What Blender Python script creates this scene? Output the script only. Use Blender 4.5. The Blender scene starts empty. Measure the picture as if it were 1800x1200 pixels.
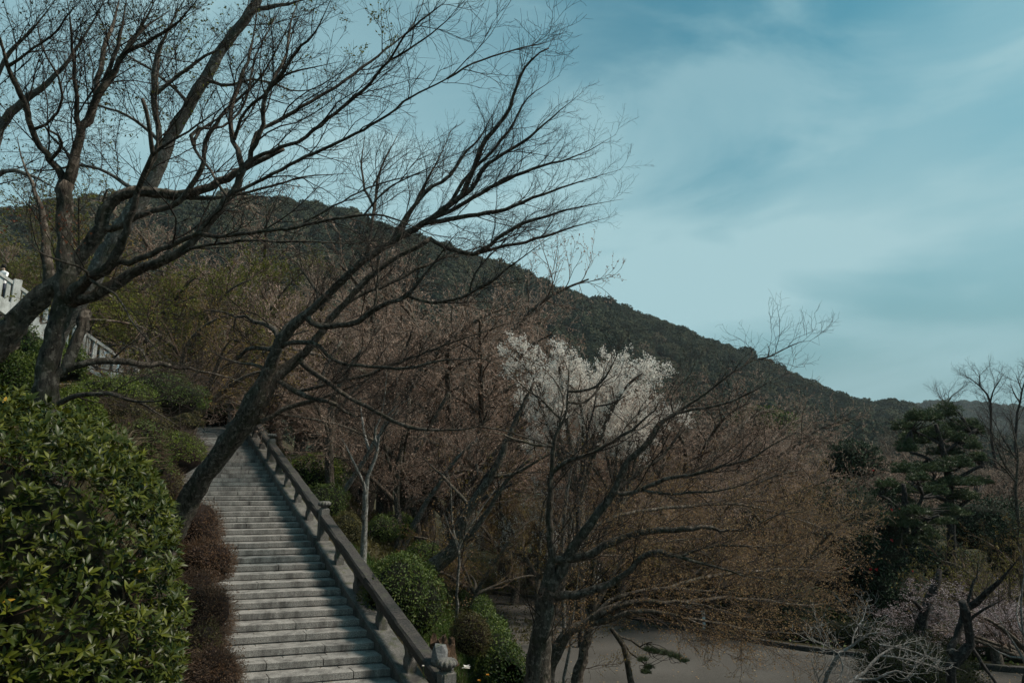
import bpy, math, random
import numpy as np
from mathutils import Vector, Matrix

C = bpy.context.scene
COL = C.collection
rng = np.random.default_rng(7)
random.seed(7)

# ------------------------------------------------------------------ camera
FPX = 1200.0                        # focal length in pixels of the 1800 x 1200 photograph
TH = math.atan(240.0 / FPX)         # the camera looks up a little
CT, ST = math.cos(TH), math.sin(TH)
cam_data = bpy.data.cameras.new('camera')
cam_data.sensor_width = 36.0
cam_data.lens = 24.0
cam_data.clip_start = 0.1
cam_data.clip_end = 6000
cam = bpy.data.objects.new('camera', cam_data)
COL.objects.link(cam)
cam.location = (0, 0, 0)
cam.rotation_euler = (math.pi / 2 + TH, 0, 0)
C.camera = cam

# ------------------------------------------------------------------ sky, sun, exposure
SUN_EL, SUN_AZ = math.radians(50), math.radians(96)     # azimuth clockwise from +Y
world = bpy.data.worlds.new('World')
C.world = world
world.use_nodes = True
wn, wl = world.node_tree.nodes, world.node_tree.links
wn.clear()
w_out = wn.new('ShaderNodeOutputWorld')
w_bg = wn.new('ShaderNodeBackground'); w_bg.inputs['Strength'].default_value = 0.12
w_sky = wn.new('ShaderNodeTexSky')
w_sky.sky_type = 'NISHITA'; w_sky.sun_disc = False
w_sky.sun_elevation = SUN_EL; w_sky.sun_rotation = SUN_AZ
w_sky.air_density = 1.0; w_sky.dust_density = 1.0; w_sky.ozone_density = 2.0
w_tc = wn.new('ShaderNodeTexCoord')
w_grade = wn.new('ShaderNodeMix'); w_grade.data_type = 'RGBA'; w_grade.blend_type = 'MULTIPLY'
w_grade.inputs[0].default_value = 1.0
w_grade.inputs[7].default_value = (0.37, 0.90, 0.72, 1)
wl.new(w_sky.outputs[0], w_grade.inputs[6])
w_map = wn.new('ShaderNodeMapping'); w_map.inputs['Scale'].default_value = (1.0, 1.0, 2.6)
w_map.inputs['Rotation'].default_value = (0.2, math.radians(-28), 0.3)
w_map.inputs['Location'].default_value = (0.35, 0.1, 0.55)
w_noise = wn.new('ShaderNodeTexNoise'); w_noise.inputs['Scale'].default_value = 2.1
w_noise.inputs['Detail'].default_value = 8; w_noise.inputs['Roughness'].default_value = 0.54
w_noise.inputs['Distortion'].default_value = 0.55
w_ramp = wn.new('ShaderNodeValToRGB')
w_ramp.color_ramp.elements[0].position = 0.42; w_ramp.color_ramp.elements[0].color = (0.03, 0.03, 0.03, 1)
w_ramp.color_ramp.elements[1].position = 0.66; w_ramp.color_ramp.elements[1].color = (0.9, 0.9, 0.9, 1)
w_ramp.color_ramp.interpolation = 'EASE'
wl.new(w_tc.outputs['Generated'], w_map.inputs['Vector'])
wl.new(w_map.outputs[0], w_noise.inputs['Vector'])
wl.new(w_noise.outputs[0], w_ramp.inputs[0])
# thin veil of cirrus that thickens towards the north-west (left of the view)
w_dot = wn.new('ShaderNodeVectorMath'); w_dot.operation = 'DOT_PRODUCT'
w_dot.inputs[1].default_value = Vector((-0.42, 0.86, 0.20)).normalized()
wl.new(w_tc.outputs['Generated'], w_dot.inputs[0])
w_mr = wn.new('ShaderNodeMapRange'); w_mr.interpolation_type = 'SMOOTHSTEP'
w_mr.inputs[1].default_value = 0.70; w_mr.inputs[2].default_value = 1.0
w_mr.inputs[3].default_value = 0.0; w_mr.inputs[4].default_value = 0.75
wl.new(w_dot.outputs['Value'], w_mr.inputs[0])
w_max = wn.new('ShaderNodeMath'); w_max.operation = 'ADD'; w_max.use_clamp = True
w_sc = wn.new('ShaderNodeMath'); w_sc.operation = 'MULTIPLY'; w_sc.inputs[1].default_value = 0.62
wl.new(w_ramp.outputs[0], w_sc.inputs[0])
def pix_dir(px, py):
    return Vector(((px - 900) / FPX, CT - (600 - py) / FPX * ST, ST + (600 - py) / FPX * CT)).normalized()
def band(pa, pb, width, amount):
    nrm = pix_dir(*pa).cross(pix_dir(*pb)).normalized()
    d = wn.new('ShaderNodeVectorMath'); d.operation = 'DOT_PRODUCT'; d.inputs[1].default_value = nrm
    wl.new(w_warp.outputs[0], d.inputs[0])
    a = wn.new('ShaderNodeMath'); a.operation = 'ABSOLUTE'; wl.new(d.outputs['Value'], a.inputs[0])
    m = wn.new('ShaderNodeMapRange'); m.interpolation_type = 'SMOOTHSTEP'
    m.inputs[1].default_value = width; m.inputs[2].default_value = 0.0; m.inputs[3].default_value = 0.0; m.inputs[4].default_value = amount
    wl.new(a.outputs[0], m.inputs[0]); return m.outputs[0]
w_n2 = wn.new('ShaderNodeTexNoise'); w_n2.inputs['Scale'].default_value = 3.6; w_n2.inputs['Detail'].default_value = 9
wl.new(w_tc.outputs['Generated'], w_n2.inputs['Vector'])
w_s2 = wn.new('ShaderNodeVectorMath'); w_s2.operation = 'SCALE'; w_s2.inputs['Scale'].default_value = 0.16
wl.new(w_n2.outputs['Color'], w_s2.inputs[0])
w_warp = wn.new('ShaderNodeVectorMath'); w_warp.operation = 'ADD'
wl.new(w_tc.outputs['Generated'], w_warp.inputs[0]); wl.new(w_s2.outputs[0], w_warp.inputs[1])
w_sep = wn.new('ShaderNodeSeparateXYZ'); wl.new(w_tc.outputs['Generated'], w_sep.inputs[0])
w_hz = wn.new('ShaderNodeMapRange'); w_hz.interpolation_type = 'SMOOTHSTEP'
w_hz.inputs[1].default_value = 0.42; w_hz.inputs[2].default_value = 0.0; w_hz.inputs[3].default_value = 0.0; w_hz.inputs[4].default_value = 0.12
wl.new(w_sep.outputs[2], w_hz.inputs[0])
acc = w_hz.outputs[0]
for o_ in (band((1840, 20), (1280, 470), 0.16, 0.42), band((1500, 360), (900, 450), 0.16, 0.30), band((1800, 330), (1350, 420), 0.10, 0.16), w_sc.outputs[0]):
    ad = wn.new('ShaderNodeMath'); ad.operation = 'ADD'; ad.use_clamp = True
    wl.new(acc, ad.inputs[0]); wl.new(o_, ad.inputs[1]); acc = ad.outputs[0]
wl.new(w_mr.outputs[0], w_max.inputs[0]); wl.new(acc, w_max.inputs[1])
w_cl = wn.new('ShaderNodeMix'); w_cl.data_type = 'RGBA'
w_cl.inputs[7].default_value = (2.75, 4.30, 4.65, 1)
wl.new(w_max.outputs[0], w_cl.inputs[0])
w_low = wn.new('ShaderNodeMix'); w_low.data_type = 'RGBA'; w_low.inputs[7].default_value = (1.50, 2.50, 2.80, 1)
w_h2 = wn.new('ShaderNodeMapRange'); w_h2.interpolation_type = 'SMOOTHSTEP'
w_h2.inputs[1].default_value = 0.50; w_h2.inputs[2].default_value = 0.02; w_h2.inputs[3].default_value = 0.0; w_h2.inputs[4].default_value = 0.95
wl.new(w_sep.outputs[2], w_h2.inputs[0]); wl.new(w_h2.outputs[0], w_low.inputs[0]); wl.new(w_grade.outputs[2], w_low.inputs[6])
wl.new(w_low.outputs[2], w_cl.inputs[6])
wl.new(w_cl.outputs[2], w_bg.inputs['Color'])
wl.new(w_bg.outputs[0], w_out.inputs['Surface'])

sun_data = bpy.data.lights.new('sun', 'SUN')
sun_data.energy = 4.2; sun_data.angle = math.radians(11); sun_data.color = (1.0, 0.90, 0.78)
sun = bpy.data.objects.new('sun', sun_data); COL.objects.link(sun)
sdir = Vector((math.sin(SUN_AZ) * math.cos(SUN_EL), math.cos(SUN_AZ) * math.cos(SUN_EL), math.sin(SUN_EL)))
sun.rotation_euler = sdir.to_track_quat('Z', 'Y').to_euler()

C.view_settings.view_transform = 'Standard'
C.view_settings.look = 'None'
C.view_settings.exposure = 0.22
C.view_settings.gamma = 1.0
C.view_settings.use_curve_mapping = False
C.render.engine = 'CYCLES'
C.cycles.max_bounces = 6; C.cycles.diffuse_bounces = 2; C.cycles.glossy_bounces = 2
C.cycles.transmission_bounces = 3; C.cycles.transparent_max_bounces = 4

# ------------------------------------------------------------------ helpers
def W(px, py, d):
    """a point of the place seen at photo pixel (px, py), d metres along the view axis"""
    x = (px - 900.0) / FPX * d; u = (600.0 - py) / FPX * d
    return np.array((x, d * CT - u * ST, d * ST + u * CT))

def proj(P):
    P = np.asarray(P, float)
    d = P[..., 1] * CT + P[..., 2] * ST
    u = -P[..., 1] * ST + P[..., 2] * CT
    return 900 + FPX * P[..., 0] / d, 600 - FPX * u / d, d

def unit(v):
    n = np.linalg.norm(v, axis=-1, keepdims=True); n[n < 1e-9] = 1
    return v / n

def link(o, parent=None):
    COL.objects.link(o)
    if parent is not None: o.parent = parent
    return o

def tag(o, label=None, cat=None, group=None, kind=None):
    if label: o['label'] = label
    if cat: o['category'] = cat
    if group: o['group'] = group
    if kind: o['kind'] = kind
    return o

def thing(name, loc, label, cat, group=None, rz=0.0):
    o = bpy.data.objects.new(name, None); COL.objects.link(o)
    o.location = loc; o.rotation_euler = (0, 0, rz); o.empty_display_size = 0.2
    return tag(o, label, cat, group)

def mesh_np(name, V, F, mat, smooth=False, rnd=None):
    """V (n,3); F list of int arrays (m,3) or (m,4)"""
    me = bpy.data.meshes.new(name)
    V = np.ascontiguousarray(V, dtype=np.float32)
    if not isinstance(F, (list, tuple)): F = [F]
    F = [f for f in F if len(f)]
    nl = sum(f.size for f in F); nf = sum(len(f) for f in F)
    me.vertices.add(len(V)); me.vertices.foreach_set('co', V.ravel())
    me.loops.add(nl); me.polygons.add(nf)
    me.loops.foreach_set('vertex_index', np.concatenate([f.ravel() for f in F]).astype(np.int32))
    tot = np.concatenate([np.full(len(f), f.shape[1]) for f in F]).astype(np.int32)
    me.polygons.foreach_set('loop_start', np.concatenate([[0], np.cumsum(tot)[:-1]]).astype(np.int32))
    me.polygons.foreach_set('use_smooth', np.full(nf, bool(smooth)))
    if rnd is not None:
        a = me.attributes.new('rnd', 'FLOAT', 'POINT'); a.data.foreach_set('value', np.asarray(rnd, dtype=np.float32))
    me.materials.append(mat)
    me.update(calc_edges=True)
    return me

def obj(name, me, parent=None, **k):
    o = bpy.data.objects.new(name, me); link(o, parent)
    return tag(o, **k)

def centre_on(me_list, origin):
    for me in me_list:
        me.transform(Matrix.Translation(-Vector(origin)))

# ------------------------------------------------------------------ materials
def new_mat(name):
    m = bpy.data.materials.new(name); m.use_nodes = True
    nt = m.node_tree; nt.nodes.clear()
    out = nt.nodes.new('ShaderNodeOutputMaterial')
    return m, nt.nodes, nt.links, out

def ramp(N, stops, interp='LINEAR'):
    r = N.new('ShaderNodeValToRGB'); cr = r.color_ramp; cr.interpolation = interp
    while len(cr.elements) < len(stops): cr.elements.new(0.5)
    for e, (p, c) in zip(cr.elements, stops):
        e.position = p; e.color = (*c, 1)
    return r

def leaf_mat(name, stops, transl=0.25, rough=0.5, spec=0.3):
    m, N, L, out = new_mat(name)
    at = N.new('ShaderNodeAttribute'); at.attribute_name = 'rnd'
    r = ramp(N, stops); L.new(at.outputs['Fac'], r.inputs[0])
    p = N.new('ShaderNodeBsdfPrincipled'); p.inputs['Roughness'].default_value = rough
    p.inputs['Specular IOR Level'].default_value = spec
    L.new(r.outputs[0], p.inputs['Base Color'])
    t = N.new('ShaderNodeBsdfTranslucent'); L.new(r.outputs[0], t.inputs['Color'])
    mx = N.new('ShaderNodeMixShader'); mx.inputs[0].default_value = transl
    L.new(p.outputs[0], mx.inputs[1]); L.new(t.outputs[0], mx.inputs[2])
    L.new(mx.outputs[0], out.inputs[0])
    return m

def bark_mat(name, dark, light, moss=None, scale=6.0, moss_amt=0.5, stretch=0.35):
    m, N, L, out = new_mat(name)
    tc = N.new('ShaderNodeTexCoord')
    mp = N.new('ShaderNodeMapping'); mp.inputs['Scale'].default_value = (1, 1, stretch)
    L.new(tc.outputs['Object'], mp.inputs[0])
    n1 = N.new('ShaderNodeTexNoise'); n1.inputs['Scale'].default_value = scale * 3; n1.inputs['Detail'].default_value = 8
    n1.inputs['Roughness'].default_value = 0.7
    L.new(mp.outputs[0], n1.inputs['Vector'])
    n2 = N.new('ShaderNodeTexNoise'); n2.inputs['Scale'].default_value = scale; n2.inputs['Detail'].default_value = 4
    L.new(tc.outputs['Object'], n2.inputs['Vector'])
    r = ramp(N, [(0.35, dark), (0.62, light)]); L.new(n1.outputs[0], r.inputs[0])
    col = r.outputs[0]
    if moss:
        rm = ramp(N, [(0.50, (0, 0, 0)), (0.62, (moss_amt,) * 3)]); L.new(n2.outputs[0], rm.inputs[0])
        mx = N.new('ShaderNodeMix'); mx.data_type = 'RGBA'; mx.inputs[7].default_value = (*moss, 1)
        L.new(rm.outputs[0], mx.inputs[0]); L.new(col, mx.inputs[6]); col = mx.outputs[2]
    n4 = N.new('ShaderNodeTexNoise'); n4.inputs['Scale'].default_value = scale * 2.3; n4.inputs['Detail'].default_value = 6
    n4.inputs['Roughness'].default_value = 0.6
    L.new(tc.outputs['Object'], n4.inputs['Vector'])
    r4 = ramp(N, [(0.55, (0, 0, 0)), (0.60, (0.6,) * 3)]); L.new(n4.outputs[0], r4.inputs[0])
    m4 = N.new('ShaderNodeMix'); m4.data_type = 'RGBA'; m4.inputs[7].default_value = (*[min(.38, x * 1.9 + .02) for x in light], 1)
    L.new(r4.outputs[0], m4.inputs[0]); L.new(col, m4.inputs[6]); col = m4.outputs[2]
    p = N.new('ShaderNodeBsdfPrincipled'); p.inputs['Roughness'].default_value = 0.9
    p.inputs['Specular IOR Level'].default_value = 0.2
    L.new(col, p.inputs['Base Color'])
    b = N.new('ShaderNodeBump'); b.inputs['Strength'].default_value = 1.0; b.inputs['Distance'].default_value = 0.05
    L.new(n1.outputs[0], b.inputs['Height']); L.new(b.outputs[0], p.inputs['Normal'])
    L.new(p.outputs[0], out.inputs[0])
    return m

def stone_mat(name, dark, light, stain=(0.03, 0.03, 0.028), moss=None, speck=90.0, stain_at=(0.46, 0.66), vert=True, lo=.90, hi=1.08):
    m, N, L, out = new_mat(name)
    g = N.new('ShaderNodeNewGeometry')
    n1 = N.new('ShaderNodeTexNoise'); n1.inputs['Scale'].default_value = speck; n1.inputs['Detail'].default_value = 3
    L.new(g.outputs['Position'], n1.inputs['Vector'])
    mp = N.new('ShaderNodeMapping'); mp.inputs['Scale'].default_value = (1, 1, 0.35 if vert else 1)
    L.new(g.outputs['Position'], mp.inputs[0])
    n2 = N.new('ShaderNodeTexNoise'); n2.inputs['Scale'].default_value = 3.2; n2.inputs['Detail'].default_value = 8
    n2.inputs['Roughness'].default_value = 0.68
    L.new(mp.outputs[0], n2.inputs['Vector'])
    r1 = ramp(N, [(0.32, dark), (0.66, light)]); L.new(n1.outputs[0], r1.inputs[0])
    r2 = ramp(N, [(stain_at[0], (0, 0, 0)), (stain_at[1], (0.85,) * 3)]); L.new(n2.outputs[0], r2.inputs[0])
    mx = N.new('ShaderNodeMix'); mx.data_type = 'RGBA'; mx.inputs[7].default_value = (*stain, 1)
    L.new(r2.outputs[0], mx.inputs[0]); L.new(r1.outputs[0], mx.inputs[6])
    oi = N.new('ShaderNodeObjectInfo')
    mr = N.new('ShaderNodeMapRange'); mr.inputs[3].default_value = lo; mr.inputs[4].default_value = hi
    L.new(oi.outputs['Random'], mr.inputs[0])
    hv = N.new('ShaderNodeHueSaturation'); L.new(mr.outputs[0], hv.inputs['Value']); L.new(mx.outputs[2], hv.inputs['Color'])
    col = hv.outputs[0]
    if moss:
        n3 = N.new('ShaderNodeTexNoise'); n3.inputs['Scale'].default_value = 5.5; n3.inputs['Detail'].default_value = 6
        L.new(g.outputs['Position'], n3.inputs['Vector'])
        r3 = ramp(N, [(0.54, (0, 0, 0)), (0.68, (0.75,) * 3)]); L.new(n3.outputs[0], r3.inputs[0])
        m2 = N.new('ShaderNodeMix'); m2.data_type = 'RGBA'; m2.inputs[7].default_value = (*moss, 1)
        L.new(r3.outputs[0], m2.inputs[0]); L.new(col, m2.inputs[6]); col = m2.outputs[2]
    p = N.new('ShaderNodeBsdfPrincipled'); p.inputs['Roughness'].default_value = 0.85
    L.new(col, p.inputs['Base Color'])
    b = N.new('ShaderNodeBump'); b.inputs['Strength'].default_value = 0.6; b.inputs['Distance'].default_value = 0.012
    ad = N.new('ShaderNodeMath'); ad.operation = 'ADD'
    L.new(n1.outputs[0], ad.inputs[0]); L.new(n2.outputs[0], ad.inputs[1])
    L.new(ad.outputs[0], b.inputs['Height']); L.new(b.outputs[0], p.inputs['Normal'])
    L.new(p.outputs[0], out.inputs[0])
    return m

def plain_mat(name, c, rough=0.8, var=0.25, scale=12.0):
    m, N, L, out = new_mat(name)
    tc = N.new('ShaderNodeTexCoord')
    n = N.new('ShaderNodeTexNoise'); n.inputs['Scale'].default_value = scale; n.inputs['Detail'].default_value = 6
    L.new(tc.outputs['Object'], n.inputs['Vector'])
    r = ramp(N, [(0.3, tuple(x * (1 - var) for x in c)), (0.7, tuple(min(1, x * (1 + var)) for x in c))])
    L.new(n.outputs[0], r.inputs[0])
    p = N.new('ShaderNodeBsdfPrincipled'); p.inputs['Roughness'].default_value = rough
    p.inputs['Specular IOR Level'].default_value = 0.12
    L.new(r.outputs[0], p.inputs['Base Color']); L.new(p.outputs[0], out.inputs[0])
    return m

def ground_mat(name, stops, scale=0.8, fine=14.0, bump=0.06):
    m, N, L, out = new_mat(name)
    g = N.new('ShaderNodeNewGeometry')
    n1 = N.new('ShaderNodeTexNoise'); n1.inputs['Scale'].default_value = scale; n1.inputs['Detail'].default_value = 5
    n2 = N.new('ShaderNodeTexNoise'); n2.inputs['Scale'].default_value = fine; n2.inputs['Detail'].default_value = 8
    n2.inputs['Roughness'].default_value = 0.75
    L.new(g.outputs['Position'], n1.inputs['Vector']); L.new(g.outputs['Position'], n2.inputs['Vector'])
    mx = N.new('ShaderNodeMix'); mx.data_type = 'FLOAT'; mx.inputs[0].default_value = 0.55
    L.new(n1.outputs[0], mx.inputs[2]); L.new(n2.outputs[0], mx.inputs[3])
    r = ramp(N, stops); L.new(mx.outputs[0], r.inputs[0])
    p = N.new('ShaderNodeBsdfPrincipled'); p.inputs['Roughness'].default_value = 0.95
    p.inputs['Specular IOR Level'].default_value = 0.15
    L.new(r.outputs[0], p.inputs['Base Color'])
    b = N.new('ShaderNodeBump'); b.inputs['Distance'].default_value = bump; b.inputs['Strength'].default_value = 0.8
    L.new(n2.outputs[0], b.inputs['Height']); L.new(b.outputs[0], p.inputs['Normal'])
    L.new(p.outputs[0], out.inputs[0])
    return m

M = {}
M['soil'] = ground_mat('soil', [(0.3, (0.018, 0.014, 0.009)), (0.5, (0.035, 0.030, 0.014)), (0.7, (0.06, 0.045, 0.026))])
M['plaza'] = ground_mat('plaza_gravel', [(0.36, (0.048, 0.043, 0.039)), (0.5, (0.074, 0.067, 0.060)), (0.64, (0.100, 0.091, 0.083))], 0.55, 24.0, 0.02)
M['hill'] = ground_mat('hill_soil', [(0.3, (0.012, 0.018, 0.010)), (0.7, (0.035, 0.038, 0.02))], 0.05, 1.2, 0.5)
M['step'] = stone_mat('step_granite', (0.12, 0.11, 0.10), (0.36, 0.34, 0.315), stain=(0.055, 0.050, 0.046), stain_at=(0.44, 0.66), speck=55.0, lo=.95, hi=1.05)
M['rail'] = stone_mat('rail_stone', (0.008, 0.007, 0.006), (0.062, 0.052, 0.046), stain=(0.016, 0.015, 0.014), moss=(0.05, 0.05, 0.03), speck=26, vert=False)
M['post'] = stone_mat('post_stone', (0.055, 0.052, 0.047), (0.19, 0.18, 0.165), stain=(0.022, 0.020, 0.018), moss=(0.06, 0.065, 0.03), speck=60)
M['white_stone'] = stone_mat('white_stone', (0.40, 0.40, 0.385), (0.60, 0.60, 0.58), stain=(0.20, 0.20, 0.18), speck=30)
M['path'] = stone_mat('path_stone', (0.13, 0.13, 0.125), (0.24, 0.24, 0.23), stain=(0.07, 0.07, 0.065), speck=12, vert=False)
M['bark_dark'] = bark_mat('bark_dark', (0.010, 0.0085, 0.008), (0.045, 0.038, 0.034))
M['bark_cherry'] = bark_mat('bark_cherry', (0.018, 0.013, 0.010), (0.125, 0.100, 0.080), moss=(0.035, 0.038, 0.018))
M['bark_grey'] = bark_mat('bark_grey', (0.055, 0.050, 0.044), (0.16, 0.145, 0.13), moss=(0.07, 0.07, 0.03))
M['bark_white'] = bark_mat('bark_white', (0.10, 0.092, 0.082), (0.30, 0.285, 0.26), moss=(0.06, 0.06, 0.035), scale=9)
M['bark_dead'] = bark_mat('bark_dead', (0.11, 0.095, 0.085), (0.26, 0.235, 0.215), scale=9)
M['twig_dark'] = plain_mat('twig_dark', (0.045, 0.034, 0.028), 0.9)
M['twig_brown'] = plain_mat('twig_brown', (0.095, 0.064, 0.046), 0.9)
M['twig_rose'] = plain_mat('twig_rose', (0.27, 0.205, 0.168), 0.9)
M['core_dark'] = plain_mat('shrub_shade', (0.010, 0.011, 0.006), 0.95)  # near-black tone standing in for shade deep inside the bushes
M['core_brown'] = plain_mat('shrub_shade_brown', (0.018, 0.012, 0.010), 0.95)  # brownish tone for the same interior shade in brown shrubs
M['azalea'] = leaf_mat('azalea_leaf', [(0.0, (0.016, 0.032, 0.005)), (0.45, (0.050, 0.060, 0.006)), (0.8, (0.112, 0.120, 0.012)), (0.97, (0.19, 0.185, 0.024)), (1.0, (0.25, 0.17, 0.02))], 0.22, 0.42, 0.28)
M['yellow_leaf'] = leaf_mat('yellow_leaf', [(0.0, (0.42, 0.22, 0.02)), (1.0, (0.50, 0.30, 0.03))], 0.25, 0.45)
M['box_green'] = leaf_mat('clipped_green', [(0.0, (0.018, 0.034, 0.007)), (0.6, (0.055, 0.085, 0.013)), (1.0, (0.115, 0.140, 0.022))])
M['moss_green'] = leaf_mat('bright_green', [(0.0, (0.035, 0.055, 0.006)), (0.6, (0.085, 0.115, 0.012)), (1.0, (0.14, 0.17, 0.02))])
M['deep_green'] = leaf_mat('deep_green', [(0.0, (0.006, 0.014, 0.007)), (0.6, (0.016, 0.032, 0.014)), (1.0, (0.045, 0.065, 0.032))], 0.12, 0.6, 0.15)
M['brown_leaf'] = leaf_mat('brown_leaf', [(0.0, (0.034, 0.016, 0.008)), (0.5, (0.080, 0.040, 0.020)), (1.0, (0.145, 0.082, 0.040))])
M['olive_leaf'] = leaf_mat('olive_leaf', [(0.0, (0.03, 0.026, 0.008)), (0.5, (0.065, 0.055, 0.014)), (1.0, (0.11, 0.095, 0.024))])
M['bud_rose'] = leaf_mat('bud_rose', [(0.0, (0.20, 0.115, 0.080)), (0.6, (0.38, 0.245, 0.18)), (1.0, (0.49, 0.365, 0.30))], 0.3)
M['bud_orange'] = leaf_mat('bud_orange', [(0.0, (0.17, 0.090, 0.042)), (0.6, (0.32, 0.19, 0.085)), (1.0, (0.43, 0.30, 0.14))], 0.3)
M['bud_mustard'] = leaf_mat('bud_mustard', [(0.0, (0.13, 0.075, 0.018)), (0.6, (0.22, 0.145, 0.030)), (1.0, (0.30, 0.215, 0.05))], 0.3)
M['bud_lime'] = leaf_mat('bud_lime', [(0.0, (0.065, 0.066, 0.010)), (0.6, (0.135, 0.138, 0.018)), (1.0, (0.23, 0.23, 0.035))], 0.35)
M['bud_moss'] = leaf_mat('bud_moss', [(0.0, (0.07, 0.055, 0.010)), (0.6, (0.15, 0.125, 0.018)), (1.0, (0.25, 0.22, 0.035))], 0.3)
M['bud_dark'] = leaf_mat('bud_dark', [(0.0, (0.018, 0.016, 0.010)), (0.6, (0.045, 0.045, 0.018)), (1.0, (0.085, 0.09, 0.03))], 0.3)
M['bud_red'] = leaf_mat('bud_red', [(0.0, (0.10, 0.025, 0.012)), (1.0, (0.24, 0.075, 0.030))], 0.3)
M['blossom'] = leaf_mat('blossom_white', [(0.0, (0.70, 0.62, 0.56)), (1.0, (0.90, 0.86, 0.80))], 0.5)
M['blossom_pink'] = leaf_mat('blossom_pink', [(0.0, (0.16, 0.10, 0.10)), (1.0, (0.48, 0.40, 0.41))], 0.35)
M['dome'] = leaf_mat('dome_leaf', [(0.0, (0.006, 0.010, 0.004)), (0.7, (0.018, 0.026, 0.008)), (1.0, (0.05, 0.055, 0.014))], 0.1, .8, .05)
M['camellia'] = leaf_mat('red_petal', [(0.0, (0.35, 0.01, 0.015)), (1.0, (0.55, 0.03, 0.03))], 0.15)
M['orange_petal'] = leaf_mat('orange_petal', [(0.0, (0.6, 0.22, 0.01)), (1.0, (0.7, 0.34, 0.02))], 0.2)
M['needle'] = leaf_mat('pine_needle', [(0.0, (0.026, 0.040, 0.018)), (0.6, (0.058, 0.082, 0.034)), (1.0, (0.125, 0.150, 0.065))], 0.15)
M['grass'] = leaf_mat('grass_blade', [(0.0, (0.025, 0.055, 0.008)), (0.6, (0.055, 0.10, 0.015)), (1.0, (0.10, 0.14, 0.03))], 0.3)
M['dry_grass'] = leaf_mat('dry_grass', [(0.0, (0.10, 0.07, 0.04)), (1.0, (0.26, 0.20, 0.13))], 0.3)
M['rock'] = stone_mat('rock', (0.10, 0.10, 0.10), (0.20, 0.20, 0.20), moss=(0.05, 0.06, 0.03), speck=25)
M['stump'] = bark_mat('stump_wood', (0.03, 0.018, 0.010), (0.11, 0.065, 0.04), scale=5)
M['wood_grey'] = bark_mat('weathered_plank', (0.07, 0.07, 0.065), (0.16, 0.16, 0.15), scale=8)
M['white_paint'] = plain_mat('white_paint', (0.62, 0.63, 0.62), 0.5, 0.08)
M['roof_tile'] = plain_mat('roof_tile', (0.10, 0.105, 0.115), 0.5)
M['wood_dark'] = plain_mat('dark_timber', (0.03, 0.022, 0.017), 0.7)

# ------------------------------------------------------------------ the lie of the land
HX, HY = -0.5029, 0.8644            # heading of the stairs
NX, NY = 0.8644, 0.5029             # to their right
S0 = np.array((-3.27, 16.06, -3.30))  # right end of a step's nosing
RISE, TREAD = 0.15, 0.5154
SLOPE = RISE / TREAD
WID = 4.1
ZP = -5.30                          # the gravel plaza
STOP = 31 * TREAD                   # top of the flight
def st(x, y):
    rx, ry = x - S0[0], y - S0[1]
    return rx * HX + ry * HY, rx * NX + ry * NY
def xy(s, t):
    return S0[0] + s * HX + t * NX, S0[1] + s * HY + t * NY
def zstair(s):
    return np.where(s < STOP, np.maximum(S0[2] + SLOPE * s, ZP), S0[2] + SLOPE * STOP + 0.19 * (s - STOP))
def sm(a):
    a = np.clip(a, 0, 1); return a * a * (3 - 2 * a)
def wav(x, y):
    return (np.sin(x * 0.9 + 1.3 * np.sin(y * 0.7)) * 0.5 + np.sin(y * 1.7 + x * 1.1 + 2) * 0.3 + np.sin(x * 2.9 - y * 2.3) * 0.2)
def zskew(s, t):
    return zstair(s + 0.25 * np.clip(t, -WID - 0.3, 0.0))
def gz(x, y):
    x = np.asarray(x, float); y = np.asarray(y, float)
    s, t = st(x, y)
    zs = np.minimum(zskew(s, t), 15.0)
    base = zs - np.where((t > -WID - 0.1) & (t < 0.1) & (s < STOP + 1), 0.35, 0.10)
    dl = np.clip(-WID - 0.15 - t, 0, None)
    zl = -1.5 + 0.12 * (s + 15) + 0.42 * np.minimum(dl, 9) + 0.16 * np.clip(dl - 9, 0, 40)
    zl = np.maximum(zl, zs + 0.5)
    left = base + (zl - base) * sm(dl / 3.0) + 0.08 * wav(x, y) * sm(dl / 1.0)
    dr = np.clip(t - 0.9, 0, None)
    right = np.maximum(base - 0.64 * dr, ZP - 0.004) + 0.05 * wav(x, y) * sm(dr / 1.0) * sm((base - 0.64 * dr - ZP) / 0.5)
    z = np.where(t < -WID, left, np.where(t > 0.9, right, base))
    far = np.clip(y - 70, 0, None)
    return z + 0.03 * far * sm(far / 60.0)
def on_ground(x, y, dz=0.0):
    return np.array((x, y, float(gz(x, y)) + dz))

# ground sheet: fine near the camera, coarser away
def ground():
    xs = np.concatenate([-np.geomspace(60, 1500, 24)[::-1], np.linspace(-58, 58, 165), np.geomspace(60, 1500, 24)])
    ys = np.concatenate([[-400, -150, -60, -25], np.linspace(-12, 96, 150), np.geomspace(99, 1600, 28)])
    X, Y = np.meshgrid(xs, ys)
    Z = gz(X, Y)
    Z = np.where(Y > 110, np.minimum(Z, 20), Z)
    V = np.stack([X, Y, Z], -1).reshape(-1, 3)
    nx, ny = len(xs), len(ys)
    i = (np.arange(ny - 1)[:, None] * nx + np.arange(nx - 1)[None, :]).ravel()
    F = np.stack([i, i + 1, i + nx + 1, i + nx], -1)
    return obj('ground', mesh_np('ground', V, F, M['soil'], True), kind='structure')
ground()

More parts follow.
